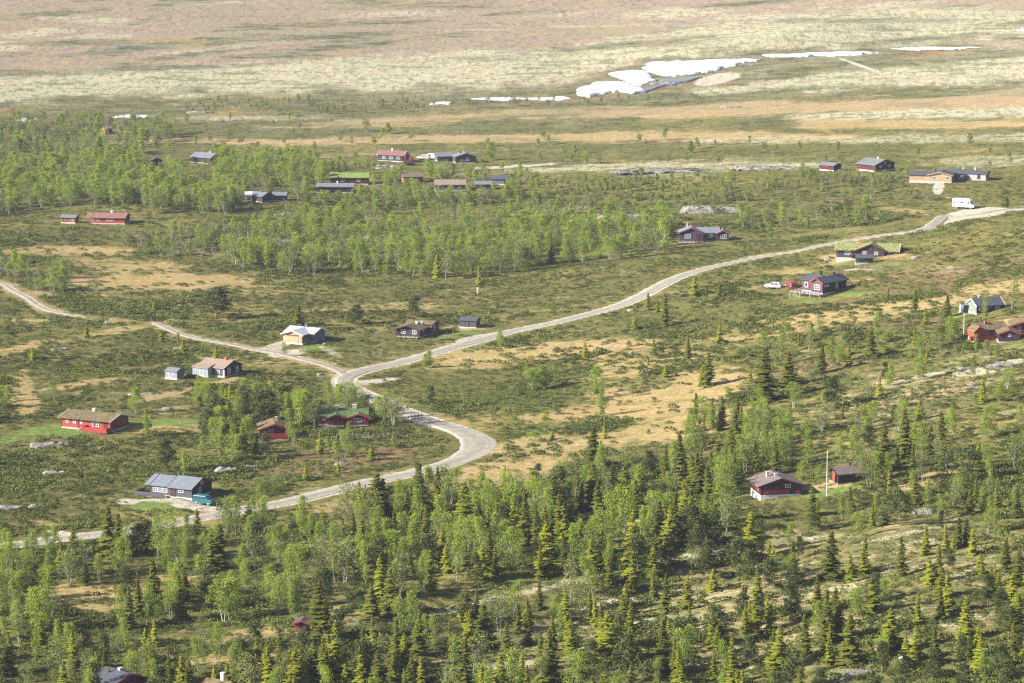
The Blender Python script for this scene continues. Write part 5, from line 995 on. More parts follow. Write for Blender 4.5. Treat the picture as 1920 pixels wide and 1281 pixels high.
# ------------------------------------------------------------------ where the trees stand
FAM = {'spruce': 'spruce', 'goldspruce': 'spruce', 'birch': 'birch', 'birchdull': 'birch', 'barebirch': 'birch', 'pine': 'pine', 'shrub': 'bush', 'juniper': 'bush'}
TREES = []   # u, v, hpx, kind, wide
def blocked(u, v, h, wpx):
    for (a, b_, c_, d) in OBST:
        if u + wpx > a and u - wpx < c_ and v > d - 6 and v - h < d - .18 * (d - b_) and v - h * .8 < d: return True
        if a - 2 < u < c_ + 2 and b_ + (d - b_) * .4 < v < d + 2: return True
    uu = np.array([u]); vv = np.array([v])
    return float(lookup(MASK['D'], uu, vv)[0]) > .45 or float(lookup(MASK['G'], uu, vv)[0]) > .6
HAND = [(205, 1040, 96, 'spruce', 1.25), (222, 1046, 88, 'spruce', 1), (140, 1045, 64, 'spruce', 1.1), (128, 1080, 50, 'birchdull', 1), (1432, 752, 104, 'spruce', 1.3), (1438, 795, 48, 'goldspruce', 1.2), (1478, 724, 68, 'spruce', 1.4), (1112, 878, 82, 'spruce', 1.5), (1125, 884, 60, 'spruce', 1.2),
        (1697, 868, 106, 'spruce', 1.3), (1655, 885, 92, 'spruce', 1.2), (1766, 878, 110, 'spruce', 1), (1540, 700, 60, 'spruce', 1), (1247, 612, 64, 'spruce', 1), (1215, 582, 36, 'spruce', 1), (1233, 585, 30, 'spruce', .9), (1190, 618, 28, 'goldspruce', 1.3), (1303, 556, 40, 'goldspruce', 1.7), (1349, 556, 32, 'spruce', 1.2),
        (1715, 586, 44, 'spruce', 1.2), (1776, 594, 42, 'spruce', 1.9), (1665, 558, 18, 'goldspruce', 1.4), (1632, 672, 56, 'spruce', 1.7), (1349, 646, 44, 'goldspruce', 1.3), (1290, 671, 42, 'spruce', 1.4), (1327, 724, 66, 'spruce', 1.3), (1316, 724, 40, 'goldspruce', 1.2), (1248, 708, 28, 'goldspruce', 1.5), (1215, 685, 18, 'goldspruce', 1),
        (404, 597, 58, 'pine', 2.0), (665, 609, 38, 'pine', 1.8), (775, 594, 40, 'pine', 1.9), (560, 612, 42, 'spruce', 1.6), (290, 582, 24, 'goldspruce', 1.3), (162, 632, 24, 'goldspruce', 1.3), (303, 640, 24, 'goldspruce', 1.2), (1033, 495, 54, 'spruce', 1.1), (898, 534, 36, 'goldspruce', 1.2), (820, 520, 46, 'goldspruce', 1),
        (118, 545, 44, 'birch', 1.1), (100, 548, 46, 'birch', 1), (28, 520, 52, 'birch', 1.1), (180, 552, 32, 'birchdull', 1), (255, 775, 48, 'birch', 1.2), (276, 820, 54, 'birch', .8), (102, 752, 40, 'birchdull', .9), (375, 770, 66, 'birch', .9), (388, 777, 60, 'birch', .8), (533, 668, 28, 'birchdull', 1.1),
        (484, 800, 70, 'pine', 1.5), (503, 803, 74, 'pine', 1.4), (525, 780, 60, 'pine', 1.4), (470, 790, 56, 'pine', 1.3), (402, 790, 52, 'pine', 1), (310, 885, 62, 'pine', 1.2), (345, 894, 54, 'birch', 1.2), (447, 795, 56, 'birch', 1.1), (433, 800, 46, 'birch', 1), (560, 810, 78, 'birch', 1.3), (575, 800, 70, 'birch', 1.1), (545, 800, 64, 'birch', 1), (590, 805, 50, 'birchdull', 1.1),
        (410, 855, 72, 'birch', 1.1), (398, 840, 56, 'birch', 1.1), (434, 865, 50, 'birch', 1.2), (480, 850, 40, 'goldspruce', 1.2), (496, 858, 50, 'pine', .9), (455, 845, 56, 'goldspruce', 1), (600, 850, 46, 'goldspruce', 1), (648, 858, 50, 'birch', .9), (652, 820, 30, 'birch', .9), (485, 962, 54, 'birch', 1.1), (427, 1000, 66, 'birch', .9), (411, 1070, 92, 'spruce', 1.2),
        (720, 795, 54, 'birchdull', 1.1), (738, 800, 60, 'birchdull', 1.2), (706, 790, 50, 'birch', 1), (752, 796, 40, 'birchdull', 1), (665, 760, 42, 'birch', 1), (640, 765, 38, 'birch', 1.1), (940, 653, 36, 'birch', 1), (803, 690, 34, 'birch', 1), (795, 655 + 35, 26, 'birch', 1), (808, 762, 40, 'pine', 1), (868, 762, 34, 'birchdull', 1), (1130, 780, 52, 'birch', 1.1),
        (1112, 748, 62, 'birch', 1.5), (1001, 732, 42, 'birch', 2.0), (1020, 728, 42, 'birch', 1.8), (1040, 715, 36, 'birchdull', 1.8), (1020, 808, 40, 'birch', 1.3), (1003, 828, 20, 'shrub', 1.6), (965, 806, 36, 'birchdull', 1), (1315, 790, 36, 'barebirch', .8), (1001, 940, 60, 'birch', 1),
        (870, 1010, 110, 'goldspruce', 1.1), (860, 1030, 60, 'goldspruce', 1.1), (705, 970, 88, 'spruce', 1.8), (685, 955, 50, 'spruce', 1), (735, 970, 56, 'pine', 1.5), (756, 975, 70, 'birch', 1), (1185, 1075, 120, 'goldspruce', 1), (1195, 1080, 80, 'pine', 1.2), (1275, 905, 100, 'spruce', .9), (1262, 1010, 90, 'spruce', 1), (1310, 930, 84, 'spruce', 1.3), (1330, 940, 74, 'spruce', 1.2), (1300, 925, 80, 'spruce', 1),
        (1350, 930, 62, 'birch', 1.6), (1375, 925, 70, 'birch', 1), (1190, 905, 70, 'birchdull', 1.3), (1040, 985, 100, 'spruce', 1.5), (1110, 955, 90, 'spruce', 1.4), (1145, 925, 56, 'spruce', 1), (985, 1025, 110, 'spruce', 1.1), (1150, 990, 70, 'birch', 1.4), (1170, 1000, 80, 'birch', 1.5), (1240, 985, 60, 'birch', 1.6), (1300, 1025, 80, 'pine', 1.4), (1340, 1025, 66, 'pine', 1.3), (1120, 1020, 48, 'goldspruce', 1.2),
        (1405, 1050, 96, 'goldspruce', 1.2), (1430, 1045, 60, 'birch', 1), (1380, 1080, 76, 'pine', 1.4), (1400, 1070, 60, 'pine', 1.6), (1690, 985, 70, 'pine', 1.6), (1692, 1080, 78, 'spruce', 1.2), (1797, 1028, 62, 'spruce', 1.3), (1772, 1030, 50, 'goldspruce', 1), (1555, 1085, 94, 'spruce', 1.3), (1485, 1080, 70, 'spruce', 1.2), (1450, 1105, 60, 'pine', 1.3), (1595, 1095, 60, 'goldspruce', 1),
        (1415, 1200, 84, 'goldspruce', 1.4), (1345, 1210, 76, 'pine', 1.5), (1550, 1210, 110, 'spruce', 1.1), (1670, 1220, 86, 'goldspruce', 1.5), (1635, 1150, 70, 'goldspruce', 1.3), (1510, 1230, 84, 'spruce', 1.3), (1592, 1245, 100, 'spruce', 1.3), (1765, 1120, 62, 'goldspruce', 1.2), (1742, 1095, 50, 'goldspruce', 1.3), (1838, 1265, 80, 'goldspruce', 1.2), (1845, 1275, 60, 'birch', 1.2), (1750, 1275, 60, 'pine', 1.6),
        (1910, 1195, 90, 'spruce', 1.3), (1890, 1200, 64, 'pine', 1.5), (1858, 1110, 50, 'spruce', 1.3), (1240, 1265, 110, 'spruce', 1.3), (1140, 1245, 100, 'goldspruce', 1.4), (1030, 1278, 104, 'spruce', 1.4), (1160, 1220, 70, 'pine', 1.4), (960, 1160, 70, 'birch', 1.6), (990, 1210, 70, 'spruce', 1), (905, 1215, 90, 'spruce', 1.5), (880, 1222, 84, 'goldspruce', 1), (730, 1150, 90, 'goldspruce', 1.3), (695, 1160, 70, 'spruce', 1.2), (600, 1195, 110, 'spruce', 1.4), (613, 1200, 80, 'spruce', 1.2),
        (285, 1150, 110, 'spruce', .9), (345, 1130, 74, 'spruce', 1.3), (240, 1180, 84, 'spruce', 1.4), (420, 1170, 78, 'birch', 1.9), (300, 1170, 60, 'birch', 1), (320, 1165, 76, 'birch', 1.2), (75, 1190, 90, 'birch', 1.6), (30, 1110, 70, 'goldspruce', .7), (20, 1130, 60, 'birch', 1.3), (85, 1180, 80, 'birch', 1.3), (130, 1100, 70, 'birchdull', 1.2), (240, 1065, 76, 'birch', 1.2), (260, 1040, 60, 'pine', 1.8), (280, 1040, 64, 'pine', 1.5), (305, 1062, 56, 'birch', .9), (340, 1050, 52, 'birch', 1),
        (185, 1090, 56, 'birch', 1), (60, 1045, 50, 'birch', .9), (10, 1040, 50, 'birch', 1), (385, 1062, 66, 'birch', 1), (525, 1150, 80, 'birch', 1.4), (505, 1130, 70, 'birch', 1.2), (160, 1090, 60, 'barebirch', 1.3), (175, 1281, 60, 'spruce', 1.3), (195, 1281, 62, 'spruce', 1.2), (285, 1290, 80, 'spruce', 1.5), (315, 1290, 66, 'spruce', 1.4), (355, 1292, 60, 'spruce', 1.1), (560, 1290, 80, 'goldspruce', 1.2), (232, 1288, 40, 'goldspruce', 1.2), (205, 1292, 44, 'spruce', 1.2), (402, 1290, 46, 'goldspruce', 1.2), (425, 1292, 56, 'goldspruce', 1.1), (388, 1288, 30, 'spruce', 1.2), (250, 1290, 34, 'birch', 1.2), (630, 1270, 110, 'goldspruce', 1.2), (680, 1260, 90, 'spruce', 1.2), (740, 1250, 96, 'spruce', 1),
        (1885, 392, 22, 'pine', 1.2), (1735, 376, 26, 'birchdull', 1.2), (1463, 425, 46, 'birch', 1), (1500, 418, 26, 'birch', 1), (1560, 398, 26, 'barebirch', 2), (855, 252, 22, 'barebirch', 1.4), (790, 238, 20, 'barebirch', 1.2), (995, 252, 16, 'barebirch', 1.6), (1820, 274, 24, 'birchdull', 1.3), (920, 300, 34, 'birch', 1.2), (955, 305, 26, 'birchdull', 1.3),
        (1480, 640, 36, 'birch', 1.6), (1660, 640, 26, 'birch', 1.6), (1898, 582, 60, 'birchdull', 1.2), (1845, 600, 44, 'birch', .8), (1780, 640, 48, 'birch', 1.1), (1785, 640, 40, 'birch', 1), (1830, 655, 30, 'birch', 1), (1600, 640, 24, 'juniper', 1.6), (1557, 765, 60, 'pine', 1.3), (1545, 770, 40, 'birch', 1), (1660, 716, 38, 'pine', 1.2), (1606, 812, 56, 'birchdull', 1.1), (1626, 835, 56, 'birch', 1.3), (1820, 902, 64, 'pine', 1.2), (1730, 856, 66, 'birch', 1.3), (1800, 938, 54, 'birch', 1.4), (1500, 905, 40, 'birch', 1.3), (1630, 915, 62, 'birchdull', 1.4), (1640, 900, 50, 'birch', 1.2), (1455, 890, 66, 'spruce', .9), (1250, 470, 60, 'birch', 1.6), (1212, 480, 46, 'birchdull', 1.4), (1390, 425, 46, 'birch', 1)]
for a in HAND: TREES.append(a)
def zone(poly, count, mix, hr, mind, seed, gap=0.0):
    rr = random.Random(seed); us = [p[0] for p in poly]; vs = [p[1] for p in poly]; P = []; tries = 0
    kinds = list(mix); wts = [mix[k] for k in kinds]
    while len(P) < count and tries < count * 40:
        tries += 1; u = rr.uniform(min(us), max(us)); v = rr.uniform(min(vs), max(vs))
        if not bool(inside(poly, np.array([u]), np.array([v]))[0]): continue
        nz = float(vnoise(u / 55 + seed, v / 22, 7)) if gap else 1
        if nz < gap: continue
        f = (v - min(vs)) / (max(vs) - min(vs) + 1e-9); h = (hr[0] + (hr[1] - hr[0]) * rr.random() ** 1.2) * (.88 + .24 * f)
        if any(abs(u - q[0]) < mind and abs(v - q[1]) < mind * .45 for q in P): continue
        if any(abs(u - q[0]) < 9 and abs(v - q[1]) < 5 for q in HAND): continue
        if blocked(u, v, h, h * .17): continue
        k = rr.choices(kinds, wts)[0]; w = rr.uniform(.8, 1.35)
        if k in ('shrub', 'juniper'): h *= .42; w *= 1.0
        if k == 'barebirch': h *= .8
        P.append((u, v, h, k, w))
    TREES.extend(P)
B3 = {'birch': 5, 'birchdull': 4, 'barebirch': 1, 'shrub': 2}
zone([(-60, 235), (190, 225), (330, 240), (340, 268), (240, 300), (-60, 330)], 250, {'birch': 3, 'birchdull': 6, 'barebirch': 1}, (20, 34), 7, 1)
zone([(-60, 330), (240, 300), (330, 300), (560, 300), (620, 330), (600, 385), (500, 395), (390, 404), (290, 402), (260, 385), (100, 390), (-60, 425)], 400, {'birch': 8, 'birchdull': 2}, (28, 44), 6, 2)
zone([(600, 310), (1010, 330), (1000, 370), (900, 388), (660, 395), (600, 380)], 140, B3, (20, 34), 9, 3)
zone([(330, 225), (560, 215), (760, 255), (640, 300), (430, 320), (340, 300)], 40, {'birchdull': 5, 'barebirch': 2, 'birch': 2}, (14, 26), 14, 4)
zone([(330, 196), (700, 186), (1000, 190), (1340, 182), (1330, 196), (1000, 204), (650, 214), (330, 216)], 220, {'birchdull': 4, 'barebirch': 5}, (9, 17), 5, 5)
zone([(700, 262), (1300, 262), (1700, 290), (1920, 280), (1920, 330), (1500, 310), (1000, 312), (900, 270)], 50, {'birchdull': 6, 'barebirch': 3, 'birch': 2}, (10, 24), 12, 6, .3)
zone([(1000, 340), (1300, 332), (1560, 335), (1710, 345), (1710, 375), (1560, 372), (1300, 385), (1000, 400)], 210, {'birch': 3, 'birchdull': 6, 'barebirch': 2, 'shrub': 4}, (13, 25), 7, 7)
zone([(1500, 318), (1700, 322), (1720, 345), (1500, 345)], 30, {'birch': 3, 'birchdull': 6, 'barebirch': 1}, (14, 24), 8, 8)
zone([(430, 430), (660, 400), (1000, 400), (1100, 395), (1280, 405), (1260, 440), (900, 440), (600, 450), (450, 470)], 190, B3, (24, 38), 10, 9)
zone([(420, 480), (560, 470), (780, 450), (1000, 430), (1100, 430), (1270, 430), (1230, 476), (1130, 490), (1020, 505), (840, 525), (700, 518), (520, 512), (430, 505)], 310, {'birch': 6, 'birchdull': 4, 'shrub': 4}, (33, 52), 6, 10)
zone([(210, 440), (430, 430), (450, 485), (330, 490), (230, 480)], 55, {'birchdull': 5, 'barebirch': 3, 'birch': 3}, (22, 36), 9, 11)
zone([(1280, 390), (1600, 385), (1700, 400), (1560, 440), (1400, 450), (1380, 430)], 26, {'birchdull': 4, 'birch': 3, 'juniper': 3, 'barebirch': 2}, (16, 32), 14, 12)
zone([(-20, 480), (60, 500), (170, 520), (120, 555), (-20, 545)], 26, {'birchdull': 4, 'birch': 3, 'barebirch': 2}, (22, 42), 9, 13)
zone([(0, 560), (60, 590), (60, 620), (0, 625)], 10, {'birchdull': 2, 'juniper': 3}, (20, 34), 10, 14)
zone([(200, 570), (900, 540), (1000, 600), (700, 680), (300, 700), (0, 700), (0, 640)], 22, {'birchdull': 4, 'goldspruce': 1, 'juniper': 3, 'barebirch': 2}, (16, 30), 30, 15)
zone([(365, 745), (470, 735), (545, 760), (590, 800), (560, 850), (430, 870), (370, 860)], 34, {'birch': 6, 'pine': 2, 'goldspruce': 1}, (36, 62), 9, 16)
zone([(590, 740), (700, 745), (770, 790), (700, 800), (600, 770)], 14, {'birch': 5, 'birchdull': 3, 'pine': 1}, (30, 52), 9, 17)
zone([(-60, 720), (20, 740), (20, 850), (-60, 860)], 8, {'birchdull': 2, 'juniper': 2, 'birch': 2}, (30, 50), 10, 18)
zone([(600, 840), (850, 830), (700, 880), (400, 940)], 9, {'birchdull': 2, 'birch': 2, 'goldspruce': 1}, (20, 36), 18, 19)
zone([(-60, 1060), (160, 1030), (250, 1080), (170, 1100), (100, 1180), (190, 1300), (-60, 1400)], 68, {'birch': 7, 'birchdull': 3, 'spruce': 1, 'pine': 1}, (54, 84), 13, 20)
zone([(250, 1010), (500, 990), (640, 1010), (640, 1110), (480, 1090), (260, 1070)], 34, {'birch': 6, 'birchdull': 2, 'spruce': 2, 'pine': 1}, (54, 84), 13, 21)
zone([(210, 1120), (340, 1110), (620, 1110), (600, 1160), (480, 1170), (220, 1180)], 24, {'birch': 6, 'spruce': 3, 'pine': 1}, (56, 88), 14, 22)
zone([(120, 1215), (600, 1200), (660, 1340), (120, 1345)], 56, {'birch': 3, 'birchdull': 3, 'spruce': 3, 'goldspruce': 5, 'pine': 3}, (46, 84), 14, 23)
zone([(640, 985), (700, 955), (900, 955), (1010, 975), (960, 1090), (760, 1130), (620, 1110)], 86, {'birch': 9, 'birchdull': 3, 'spruce': 5, 'goldspruce': 3, 'pine': 1}, (56, 90), 11, 24)
zone([(760, 935), (980, 925), (1160, 900), (1270, 885), (1400, 900), (1400, 960), (1000, 990), (800, 960)], 66, {'birch': 7, 'birchdull': 2, 'spruce': 6, 'pine': 1}, (54, 88), 11, 25)
zone([(1000, 985), (1400, 955), (1420, 1005), (1280, 1035), (1000, 1090)], 46, {'birch': 5, 'birchdull': 2, 'spruce': 4, 'goldspruce': 3, 'pine': 1}, (56, 92), 12, 26)
zone([(600, 1190), (900, 1160), (1120, 1140), (1130, 1290), (1160, 1370), (600, 1370)], 80, {'birch': 3, 'birchdull': 2, 'spruce': 4, 'goldspruce': 7, 'pine': 2}, (54, 96), 13, 27)
zone([(1120, 1140), (1400, 1120), (1560, 1150), (1600, 1230), (1480, 1290), (1480, 1370), (1120, 1370)], 62, {'birch': 1, 'spruce': 4, 'goldspruce': 8, 'pine': 2}, (52, 94), 14, 28)
zone([(1480, 1290), (1620, 1240), (1980, 1180), (1980, 1370), (1480, 1370)], 34, {'birch': 2, 'spruce': 3, 'goldspruce': 5, 'pine': 4}, (48, 84), 16, 29)
zone([(1560, 1010), (1980, 970), (1980, 1180), (1700, 1220), (1560, 1140)], 34, {'birch': 2, 'spruce': 3, 'goldspruce': 5, 'pine': 3, 'birchdull': 1}, (40, 74), 22, 30)
zone([(1060, 1060), (1560, 1010), (1560, 1110), (1160, 1130), (1000, 1150)], 32, {'birch': 2, 'spruce': 3, 'goldspruce': 4, 'pine': 4, 'birchdull': 1}, (40, 76), 20, 31)
zone([(1280, 790), (1480, 790), (1480, 880), (1400, 890), (1280, 860)], 50, {'birch': 7, 'birchdull': 3, 'spruce': 3}, (46, 72), 11, 32)
zone([(1500, 905), (1620, 920), (1980, 910), (1980, 980), (1500, 1000), (1420, 960)], 30, {'birch': 5, 'birchdull': 3, 'spruce': 3, 'goldspruce': 3, 'pine': 2}, (42, 70), 13, 33)
zone([(1480, 780), (1640, 790), (1980, 790), (1980, 900), (1640, 905), (1480, 880)], 42, {'birch': 7, 'birchdull': 4, 'spruce': 2, 'goldspruce': 2, 'pine': 1}, (36, 66), 13, 34)
zone([(1350, 680), (1980, 680), (1980, 790), (1350, 790)], 36, {'birch': 4, 'birchdull': 5, 'barebirch': 1, 'goldspruce': 2, 'juniper': 2}, (24, 50), 16, 35)
zone([(1440, 590), (1980, 600), (1980, 690), (1400, 690)], 34, {'birch': 4, 'birchdull': 3, 'juniper': 4, 'goldspruce': 1}, (18, 40), 16, 36)
zone([(960, 650), (1350, 640), (1300, 830), (960, 830)], 16, {'birchdull': 3, 'juniper': 2, 'goldspruce': 2, 'barebirch': 1}, (18, 36), 30, 37)

SIZEW = [(.0, 'small'), (.42, 'medium'), (.72, 'tall')]
TREE = []
for (u, v, h, k, w) in TREES:
    TREE.append([u, v, h, k, w])
U_ = np.array([t[0] for t in TREE]); V_ = np.array([t[1] for t in TREE]); gx, gy = hit(U_, V_); gz = ground_z(gx, gy); gm = h_macro(gx, gy)
SC = F / (gy * cp - (gm - CAMZ) * sp)

LAND += [('road hairpin', 895, 840), ('track junction', 650, 705), ('ridge boulder', 1240, 1028), ('straw clearing', 180, 1115), ('straw meadow', 1200, 740), ('grey rock ledge', 1200, 405), ('tan dry bog', 290, 525),
         ('lower rock slab', 1660, 1235), ('pale ridge line', 980, 1112), ('lowest snow bank', 1140, 168), ('lower road', 620, 920), ('scree spot', 1825, 728), ('slope rock band', 1860, 690)]
ORD = ['', 'first', 'second', 'third', 'fourth', 'fifth', 'sixth', 'seventh', 'eighth', 'ninth', 'tenth', 'eleventh', 'twelfth', 'thirteenth', 'fourteenth', 'fifteenth', 'sixteenth', 'seventeenth', 'eighteenth', 'nineteenth', 'twentieth']
def ordn(n):
    if n <= 20: return ORD[n]
    t = {1: 'st', 2: 'nd', 3: 'rd'}.get(n % 10 if n % 100 not in (11, 12, 13) else 0, 'th'); return f'{n}{t}'
LOOK = {'spruce': 'dark green spruce', 'goldspruce': 'yellow green spruce', 'birch': 'fresh green birch', 'birchdull': 'pale dull birch', 'barebirch': 'bare grey birch', 'pine': 'grey green pine', 'shrub': 'leafy bush', 'juniper': 'low dark bush'}
NAME = {'spruce': 'spruce_tree', 'birch': 'birch_tree', 'pine': 'pine_tree', 'bush': 'bush'}
GROUP = {'spruce': 'spruces on the slope', 'birch': 'birches of the fell woods', 'pine': 'pines among the spruces', 'bush': 'low bushes on the heath'}
infr = (U_ > -15) & (U_ < 1935) & (V_ > 10)
topv = V_ - np.array([t[2] for t in TREE]); infr &= topv < 1270
single = set()
for fam in ('spruce', 'birch', 'pine', 'bush'):
    ids = [i for i, t in enumerate(TREE) if FAM[t[3]] == fam and infr[i]]
    ids.sort(key=lambda i: -TREE[i][2]); single |= set(ids[:298])
# labels: kind, size, and the order outward from the nearest landmark
cells = {}
for i in single:
    u, v, h, k, w = TREE[i]; best = min(LAND, key=lambda L: (u - L[1]) ** 2 + ((v - h * .4 - L[2]) * 1.6) ** 2)
    dx, dy = u - best[1], (v - h * .4 - best[2]) * 1.6
    if abs(dx) > abs(dy): sec = 'to the right of' if dx > 0 else 'to the left of'
    else: sec = 'below' if dy > 0 else 'above'
    cells.setdefault((LOOK[k], best[0], sec), []).append((dx * dx + dy * dy, i))
LBL = {}
for (lk, lm, sec), lst in cells.items():
    for n, (_, i) in enumerate(sorted(lst)):
        if len(lst) == 1: LBL[i] = f'{lk}, the only one {sec} the {lm}'
        else: LBL[i] = f'{lk}, {ordn(n + 1)} {sec} the {lm}'
rest = {}
for i, (u, v, h, k, w) in enumerate(TREE):
    s_ = float(SC[i]); Hm = h / s_ / .985; var = R.randrange(len(MESH[k])); rot = R.uniform(0, 6.28)
    wx = Hm * w * {'spruce': 1.35, 'goldspruce': 1.3, 'pine': 1.1, 'birch': .86 if h > 50 else 1.3, 'birchdull': 1.2}.get(k, 1.0)
    x, y, z = float(gx[i]), float(gy[i]), float(gz[i]) - .05
    if i in single:
        fam = FAM[k]; crown, trunk, both = MESH[k][var]
        if h >= 30 and fam != 'bush':
            o = bpy.data.objects.new(NAME[fam], None); COL.objects.link(o)
            for nm, me in (('crown', crown), ('trunk', trunk)):
                c_ = bpy.data.objects.new(nm, me); COL.objects.link(c_); c_.parent = o
        else:
            o = bpy.data.objects.new(NAME[fam], both); COL.objects.link(o)
        o.location = (x, y, z); o.rotation_euler = (R.gauss(0, .03), R.gauss(0, .03), rot); o.scale = (wx, wx, Hm)
        tag(o, LBL[i], fam if fam == 'bush' else fam + ' tree', GROUP[fam])
    else:
        rest.setdefault(FAM[k], []).append((i, k, var, rot, wx, Hm, x, y, z))
for fam, lst in rest.items():
    mats_ = []; V = []; T = []; MI = []; TI = []; o = 0
    for (i, k, var, rot, wx, Hm, x, y, z) in lst:
        lf, wd, lm, wm = TPL[k][var]; rr = np.random.default_rng(i)
        step = 1
        lt = lf[1]; lv = lf[0]; lti = lf[2]
        if TREE[i][2] < 26:   # far trees: fewer, larger leaf sprays
            keepn = rr.random(len(lt)) < .5; lt = lt[keepn]; used = lt.ravel(); c_ = lv[used].reshape(-1, 3, 3); m_ = c_.mean(1, keepdims=True); lv = (m_ + (c_ - m_) * 1.8).reshape(-1, 3); lti = lti[used]; lt = np.arange(len(used)).reshape(-1, 3)
        ca, sa = math.cos(rot), math.sin(rot)
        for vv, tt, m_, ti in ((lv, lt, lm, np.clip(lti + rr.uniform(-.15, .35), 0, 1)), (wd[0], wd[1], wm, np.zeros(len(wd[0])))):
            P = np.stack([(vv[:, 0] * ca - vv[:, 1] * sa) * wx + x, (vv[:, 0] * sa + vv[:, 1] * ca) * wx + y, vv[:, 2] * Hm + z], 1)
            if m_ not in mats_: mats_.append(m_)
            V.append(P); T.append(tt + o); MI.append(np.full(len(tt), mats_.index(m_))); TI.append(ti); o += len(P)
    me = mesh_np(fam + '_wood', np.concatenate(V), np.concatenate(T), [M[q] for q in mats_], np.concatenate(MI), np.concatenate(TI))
    ob = bpy.data.objects.new(fam + '_wood', me); COL.objects.link(ob); tag(ob, {'spruce': 'remaining small spruces of the woods as one mass', 'birch': 'far birch woods and scrub as one mass', 'pine': 'remaining pines of the wood', 'bush': 'scattered bushes on the heath'}[fam], fam + ' wood', kind='stuff')
print('trees', len(TREE), 'single', len(single), {k: len(v) for k, v in rest.items()})

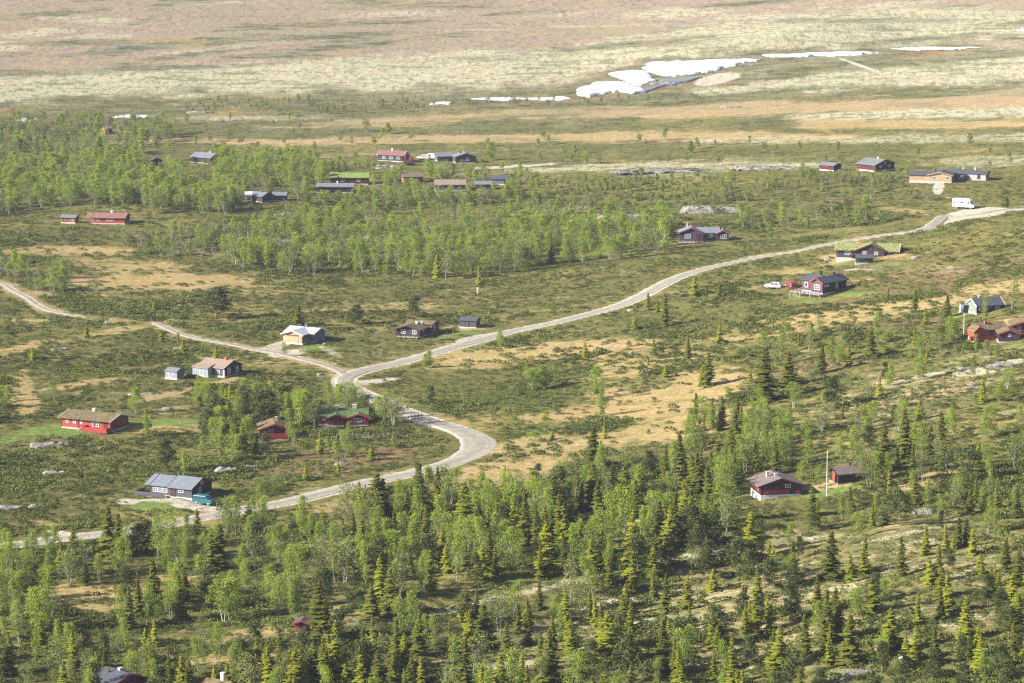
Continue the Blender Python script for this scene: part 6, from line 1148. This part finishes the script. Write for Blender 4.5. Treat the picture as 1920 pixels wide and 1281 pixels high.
# ------------------------------------------------------------------ low heath cover (one mass)
def heath():
    rr = np.random.default_rng(5); tpl = []
    for s_ in range(7):
        q = np.random.default_rng(200 + s_); n = 64; a = q.uniform(0, 6.3, n); r_ = np.sqrt(q.random(n)); z = .42 * np.sqrt(1 - r_ ** 2 * .9) * q.uniform(.55, 1.1, n)
        P = np.stack([r_ * np.cos(a), r_ * np.sin(a), z], 1); v, t = tris_at(P, q.uniform(.10, .21, n), q, .3); tpl.append((v, t, np.repeat(q.uniform(0, .45, n), 3)))
    N = 125000; u = rr.uniform(-60, 1980, N); v = 330 + (1330 - 330) * rr.random(N) ** 1.0
    x, y = hit(u, v)
    T_ = lookup(MASK['T'], u, v); D_ = np.maximum(lookup(MASK['D'], u, v), lookup(MASK['G'], u, v)); S_ = lookup(MASK['S'], u, v); W_ = lookup(MASK['W'], u, v); L_ = lookup(MASK['L'], u, v)
    dens = .30 + .9 * sstep(.45, .57, vnoise(x / 17, y / 26, 41) * .6 + vnoise(x / 6, y / 8, 42) * .4) + .6 * W_
    dens = dens * (1 - .86 * np.clip(T_ * 1.3, 0, 1)) * (1 - np.clip(D_ * 1.8, 0, 1)) * (1 - .9 * np.clip(S_ * 1.5, 0, 1)) * (1 - .8 * L_)
    dens *= np.clip((v - 280) / 160, .3, 1) * (1 - .45 * sstep(900, 1000, v + (u - 900) * .12))
    ob = np.zeros(N, bool)
    for (a, b_, c_, d) in OBST: ob |= (u > a - 2) & (u < c_ + 2) & (v > b_ + (d - b_) * .5) & (v < d + 5)
    k = (rr.random(N) < dens * .85) & ~ob; x, y, u, v = x[k], y[k], u[k], v[k]; n = len(x); z = ground_z(x, y)
    size = rr.uniform(.3, 1.1, n) * (.85 + .5 * (vnoise(x / 30, y / 30, 3) > .55)); hz = size * rr.uniform(.8, 1.35, n); base = np.clip(vnoise(x / 9, y / 12, 66) * 1.2 - .35 + rr.uniform(-.25, .4, n), 0, .9)
    V = []; T = []; TI = []; o = 0; sel = rr.integers(0, 7, n); rot = rr.uniform(0, 6.3, n)
    for s_ in range(7):
        ids = np.where(sel == s_)[0]; tv, tt, ti = tpl[s_]; ca, sa = np.cos(rot[ids])[:, None], np.sin(rot[ids])[:, None]; m = len(ids)
        X = (tv[:, 0] * ca - tv[:, 1] * sa) * size[ids][:, None] + x[ids][:, None]; Y = (tv[:, 0] * sa + tv[:, 1] * ca) * size[ids][:, None] + y[ids][:, None]; Z = tv[:, 2] * hz[ids][:, None] + z[ids][:, None]
        V.append(np.stack([X, Y, Z], -1).reshape(-1, 3)); T.append((tt[None] + (np.arange(m) * len(tv))[:, None, None]).reshape(-1, 3) + o); TI.append(np.clip(ti[None] + base[ids][:, None], 0, 1).ravel()); o += m * len(tv)
    me = mesh_np('undergrowth', np.concatenate(V), np.concatenate(T), [M['shrub_leaf']], tint=np.concatenate(TI)); ob = bpy.data.objects.new('undergrowth', me); COL.objects.link(ob)
    tag(ob, 'knee high dwarf birch and heather covering the slopes', 'undergrowth', kind='stuff'); print('heath', n)
heath()

# ------------------------------------------------------------------ air, light
HAZE = True
if HAZE:
    b = MB(); b.box(-1500, 1500, -60, 4200, -40, 420)
    m, nt, out = mat('haze'); nb = NB(nt); p = nb.n('ShaderNodeVolumePrincipled'); p.inputs['Density'].default_value = .000052; p.inputs['Color'].default_value = (.76, .77, 1.0, 1); p.inputs['Anisotropy'].default_value = 0.0
    nb.l(p.outputs[0], out.inputs['Volume']); o = b.build('haze', m); tag(o, 'thin pale summer haze over the valley', 'haze', kind='stuff')
EL = rad(27); AZ = (-.965, -.26)
sv = np.array([AZ[0] * math.cos(EL), AZ[1] * math.cos(EL), math.sin(EL)]); sv /= np.linalg.norm(sv)
sl = bpy.data.lights.new('sun', 'SUN'); sl.energy = 5.0; sl.angle = rad(.55); sl.color = (1, .945, .85)
so = bpy.data.objects.new('sun', sl); COL.objects.link(so)
from mathutils import Vector
so.rotation_euler = Vector(sv).to_track_quat('Z', 'Y').to_euler(); so.location = (-300, 300, 600)
w = bpy.data.worlds.new('World'); scene.world = w; w.use_nodes = True; nt = w.node_tree; bg = nt.nodes['Background']
sky = nt.nodes.new('ShaderNodeTexSky'); sky.sky_type = 'NISHITA'; sky.sun_disc = False; sky.sun_elevation = EL; sky.sun_rotation = math.atan2(sv[0], sv[1]) % (2 * math.pi)
nt.links.new(sky.outputs[0], bg.inputs[0]); bg.inputs[1].default_value = .066
scene.view_settings.view_transform = 'Standard'; scene.view_settings.look = 'None'; scene.view_settings.gamma = 1; scene.view_settings.exposure = 1.33
scene.render.engine = 'CYCLES'
cy = scene.cycles; cy.max_bounces = 5; cy.diffuse_bounces = 2; cy.transmission_bounces = 4; cy.volume_bounces = 0; cy.transparent_max_bounces = 4; cy.use_denoising = False; cy.pixel_filter_type = 'BLACKMAN_HARRIS'; cy.filter_width = 1.3
